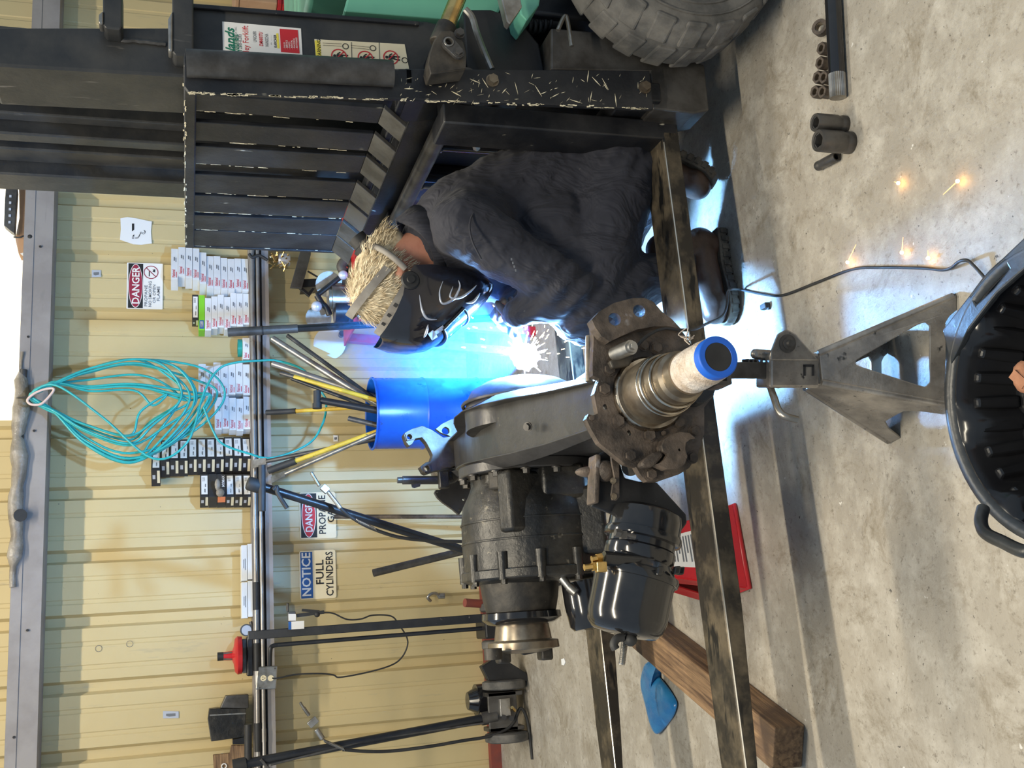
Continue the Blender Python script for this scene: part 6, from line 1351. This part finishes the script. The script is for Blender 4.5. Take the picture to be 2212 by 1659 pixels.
# welding gun
gn = thing('welding_gun', 'black welding gun held to the axle cover', 'welding gun', grip0)
tip = arc_c+V((.02,-.006,.012)); nd_ = (tip-grip0)
mk('handle', MB().tube(arc_pts([grip0+V((.10,.0,-.06)), grip0+V((.05,0,-.02)), grip0+V((.01,0,.0)), grip0+nd_*.25], 6), .015, n=12), MAT['blackrub'], gn, smooth=60)
mk('neck', MB().tube(arc_pts([grip0+nd_*.2, grip0+nd_*.5+V((0,0,.015)), tip-nd_.normalized()*.05], 6), .009, n=10), MAT['dsteel'], gn, smooth=60); mk('nozzle', MB().cyl(tip-nd_.normalized()*.06, tip-nd_.normalized()*.012, .012, n=16), MAT['brass'], gn, smooth=40)
mk('lead', MB().tube(arc_pts([grip0+V((.10,0,-.06)), grip0+V((.14,.04,-.20)), grip0+V((.10,.16,-.40)), grip0+V((.05,.35,-.62)), V((.95,3.3,.015)), V((1.2,3.8,.015)), V((1.8,4.2,.015))], 8), .012, n=10), MAT['blackrub'], gn, smooth=80)
mk('trigger', MB().obox(grip0+V((.02,0,-.018)), .03,.012,.012, X_, Y_, Z_), MAT['red'], gn, smooth=0, bevel=.002)

# ================================================================ ARC, SPARKS, SMOKE
ab = MB().ball(arc_c, .036, n=28); ab.v = [tuple(arc_c+(V(v)-arc_c)*(1+.45*noise.noise((V(v)-arc_c)*55)+.35*max(0,noise.noise((V(v)-arc_c)*130+V((7,3,1)))))) for v in ab.v]
for i in range(22):
    d_ = V((math.sin(i*2.4)*.9+.15, -.5+.5*math.sin(i*1.3), math.cos(i*2.4))).normalized(); ab.cyl(arc_c+d_*.02, arc_c+d_*(.05+.022*(i*7%5)/4), .0030, .0003, n=5)
arc_o = mk('welding_arc', ab, emit('arc_plasma', (.22,.51,1.0), ARC), smooth=80); tag(arc_o, 'blinding white blue welding arc on the axle cover', 'arc')
spk = emit('spark_glow', (1.0,.55,.22), 60.0); random.seed(9); sp_ = MB()
for i in range(95):
    a = random.uniform(0,2*math.pi); d = V((abs(random.gauss(.5,.5)), random.gauss(-.25,.45), random.gauss(-.15,.6))).normalized(); r0_ = random.uniform(.05,.26); p = arc_c+d*r0_+V((0,0,-.35*r0_*r0_*3)); L = random.uniform(.004,.016)
    sp_.cyl(p, p+d*L, .0011, .0007, n=5)
ss3 = mk('airborne_sparks', sp_, spk, smooth=0); tag(ss3, 'spray of tiny orange sparks flying off the welding arc', 'sparks', kind='stuff')
for (p, lab, dirp) in (((1950,396),'glowing spark on the floor nearest the sockets',(1955,394)),((2079,392),'brightest glowing spark on the bare floor near the right edge',(2060,425)),((1958,546),'glowing spark with a streak above the cable',(1976,510)),((2015,558),'glowing spark just above the cable bend',(2030,540)),((1840,567),'glowing spark where the cable starts to curve',(1875,525))):
    c = G(*p)+Z_*.012; e = G(*dirp)+Z_*.03; t = thing('spark', lab, 'spark', c-Z_*.012, 'sparks on the floor'); mk('ember', MB().ball(c, .0042, n=8), emit('ember', (1.0,.48,.12), 40.0), t, smooth=80); mk('trail', MB().cyl(c, c.lerp(e,.9), .0012, .0003, n=5), emit('ember_trail', (1.0,.45,.10), 4.0), t, smooth=0)
# smoke
smk = MB().ball(V((.82,2.90,.86)), .20, .22, .31, 20); so_ = mk('weld_smoke', smk, None if False else MAT['white'], smooth=80); tag(so_, 'blue tinted welding smoke rising between helmet and drum', 'smoke', kind='stuff')
ms = bpy.data.materials.new('smoke_volume'); ms.use_nodes = True; nt = ms.node_tree; nt.nodes.remove(nt.nodes['Principled BSDF']); pv_ = nt.nodes.new('ShaderNodeVolumePrincipled')
pv_.inputs['Color'].default_value = (.05,.36,1,1); pv_.inputs['Anisotropy'].default_value = .1  # blue glow of the arc is tinted into the smoke colour
co = nt.nodes.new('ShaderNodeTexCoord').outputs['Object']; mp = nt.nodes.new('ShaderNodeMapping'); mp.inputs['Scale'].default_value = (1,1,.75); nt.links.new(co, mp.inputs[0])
nz = noise_n(nt, mp.outputs[0], 20, 9, .70, 4.0); rp = ramp(nt, nz, .46, .64)
ln_ = nt.nodes.new('ShaderNodeVectorMath'); ln_.operation = 'LENGTH'; mp2 = nt.nodes.new('ShaderNodeMapping'); mp2.inputs['Location'].default_value = (0,0,-1.0); mp2.inputs['Scale'].default_value = (1/.20,1/.22,1/.31); nt.links.new(co, mp2.inputs[0]); nt.links.new(mp2.outputs[0], ln_.inputs[0])
fo_ = ramp(nt, ln_.outputs['Value'], .45, .98, (1,1,1,1), (0,0,0,1)); mu = nt.nodes.new('ShaderNodeMath'); mu.operation = 'MULTIPLY'; nt.links.new(rp, mu.inputs[0]); nt.links.new(fo_, mu.inputs[1])
m2_ = nt.nodes.new('ShaderNodeMath'); m2_.operation = 'MULTIPLY'; nt.links.new(mu.outputs[0], m2_.inputs[0]); m2_.inputs[1].default_value = SMOKE; nt.links.new(m2_.outputs[0], pv_.inputs['Density'])
nt.links.new(pv_.outputs[0], nt.nodes['Material Output'].inputs['Volume']); so_.data.materials.clear(); so_.data.materials.append(ms)
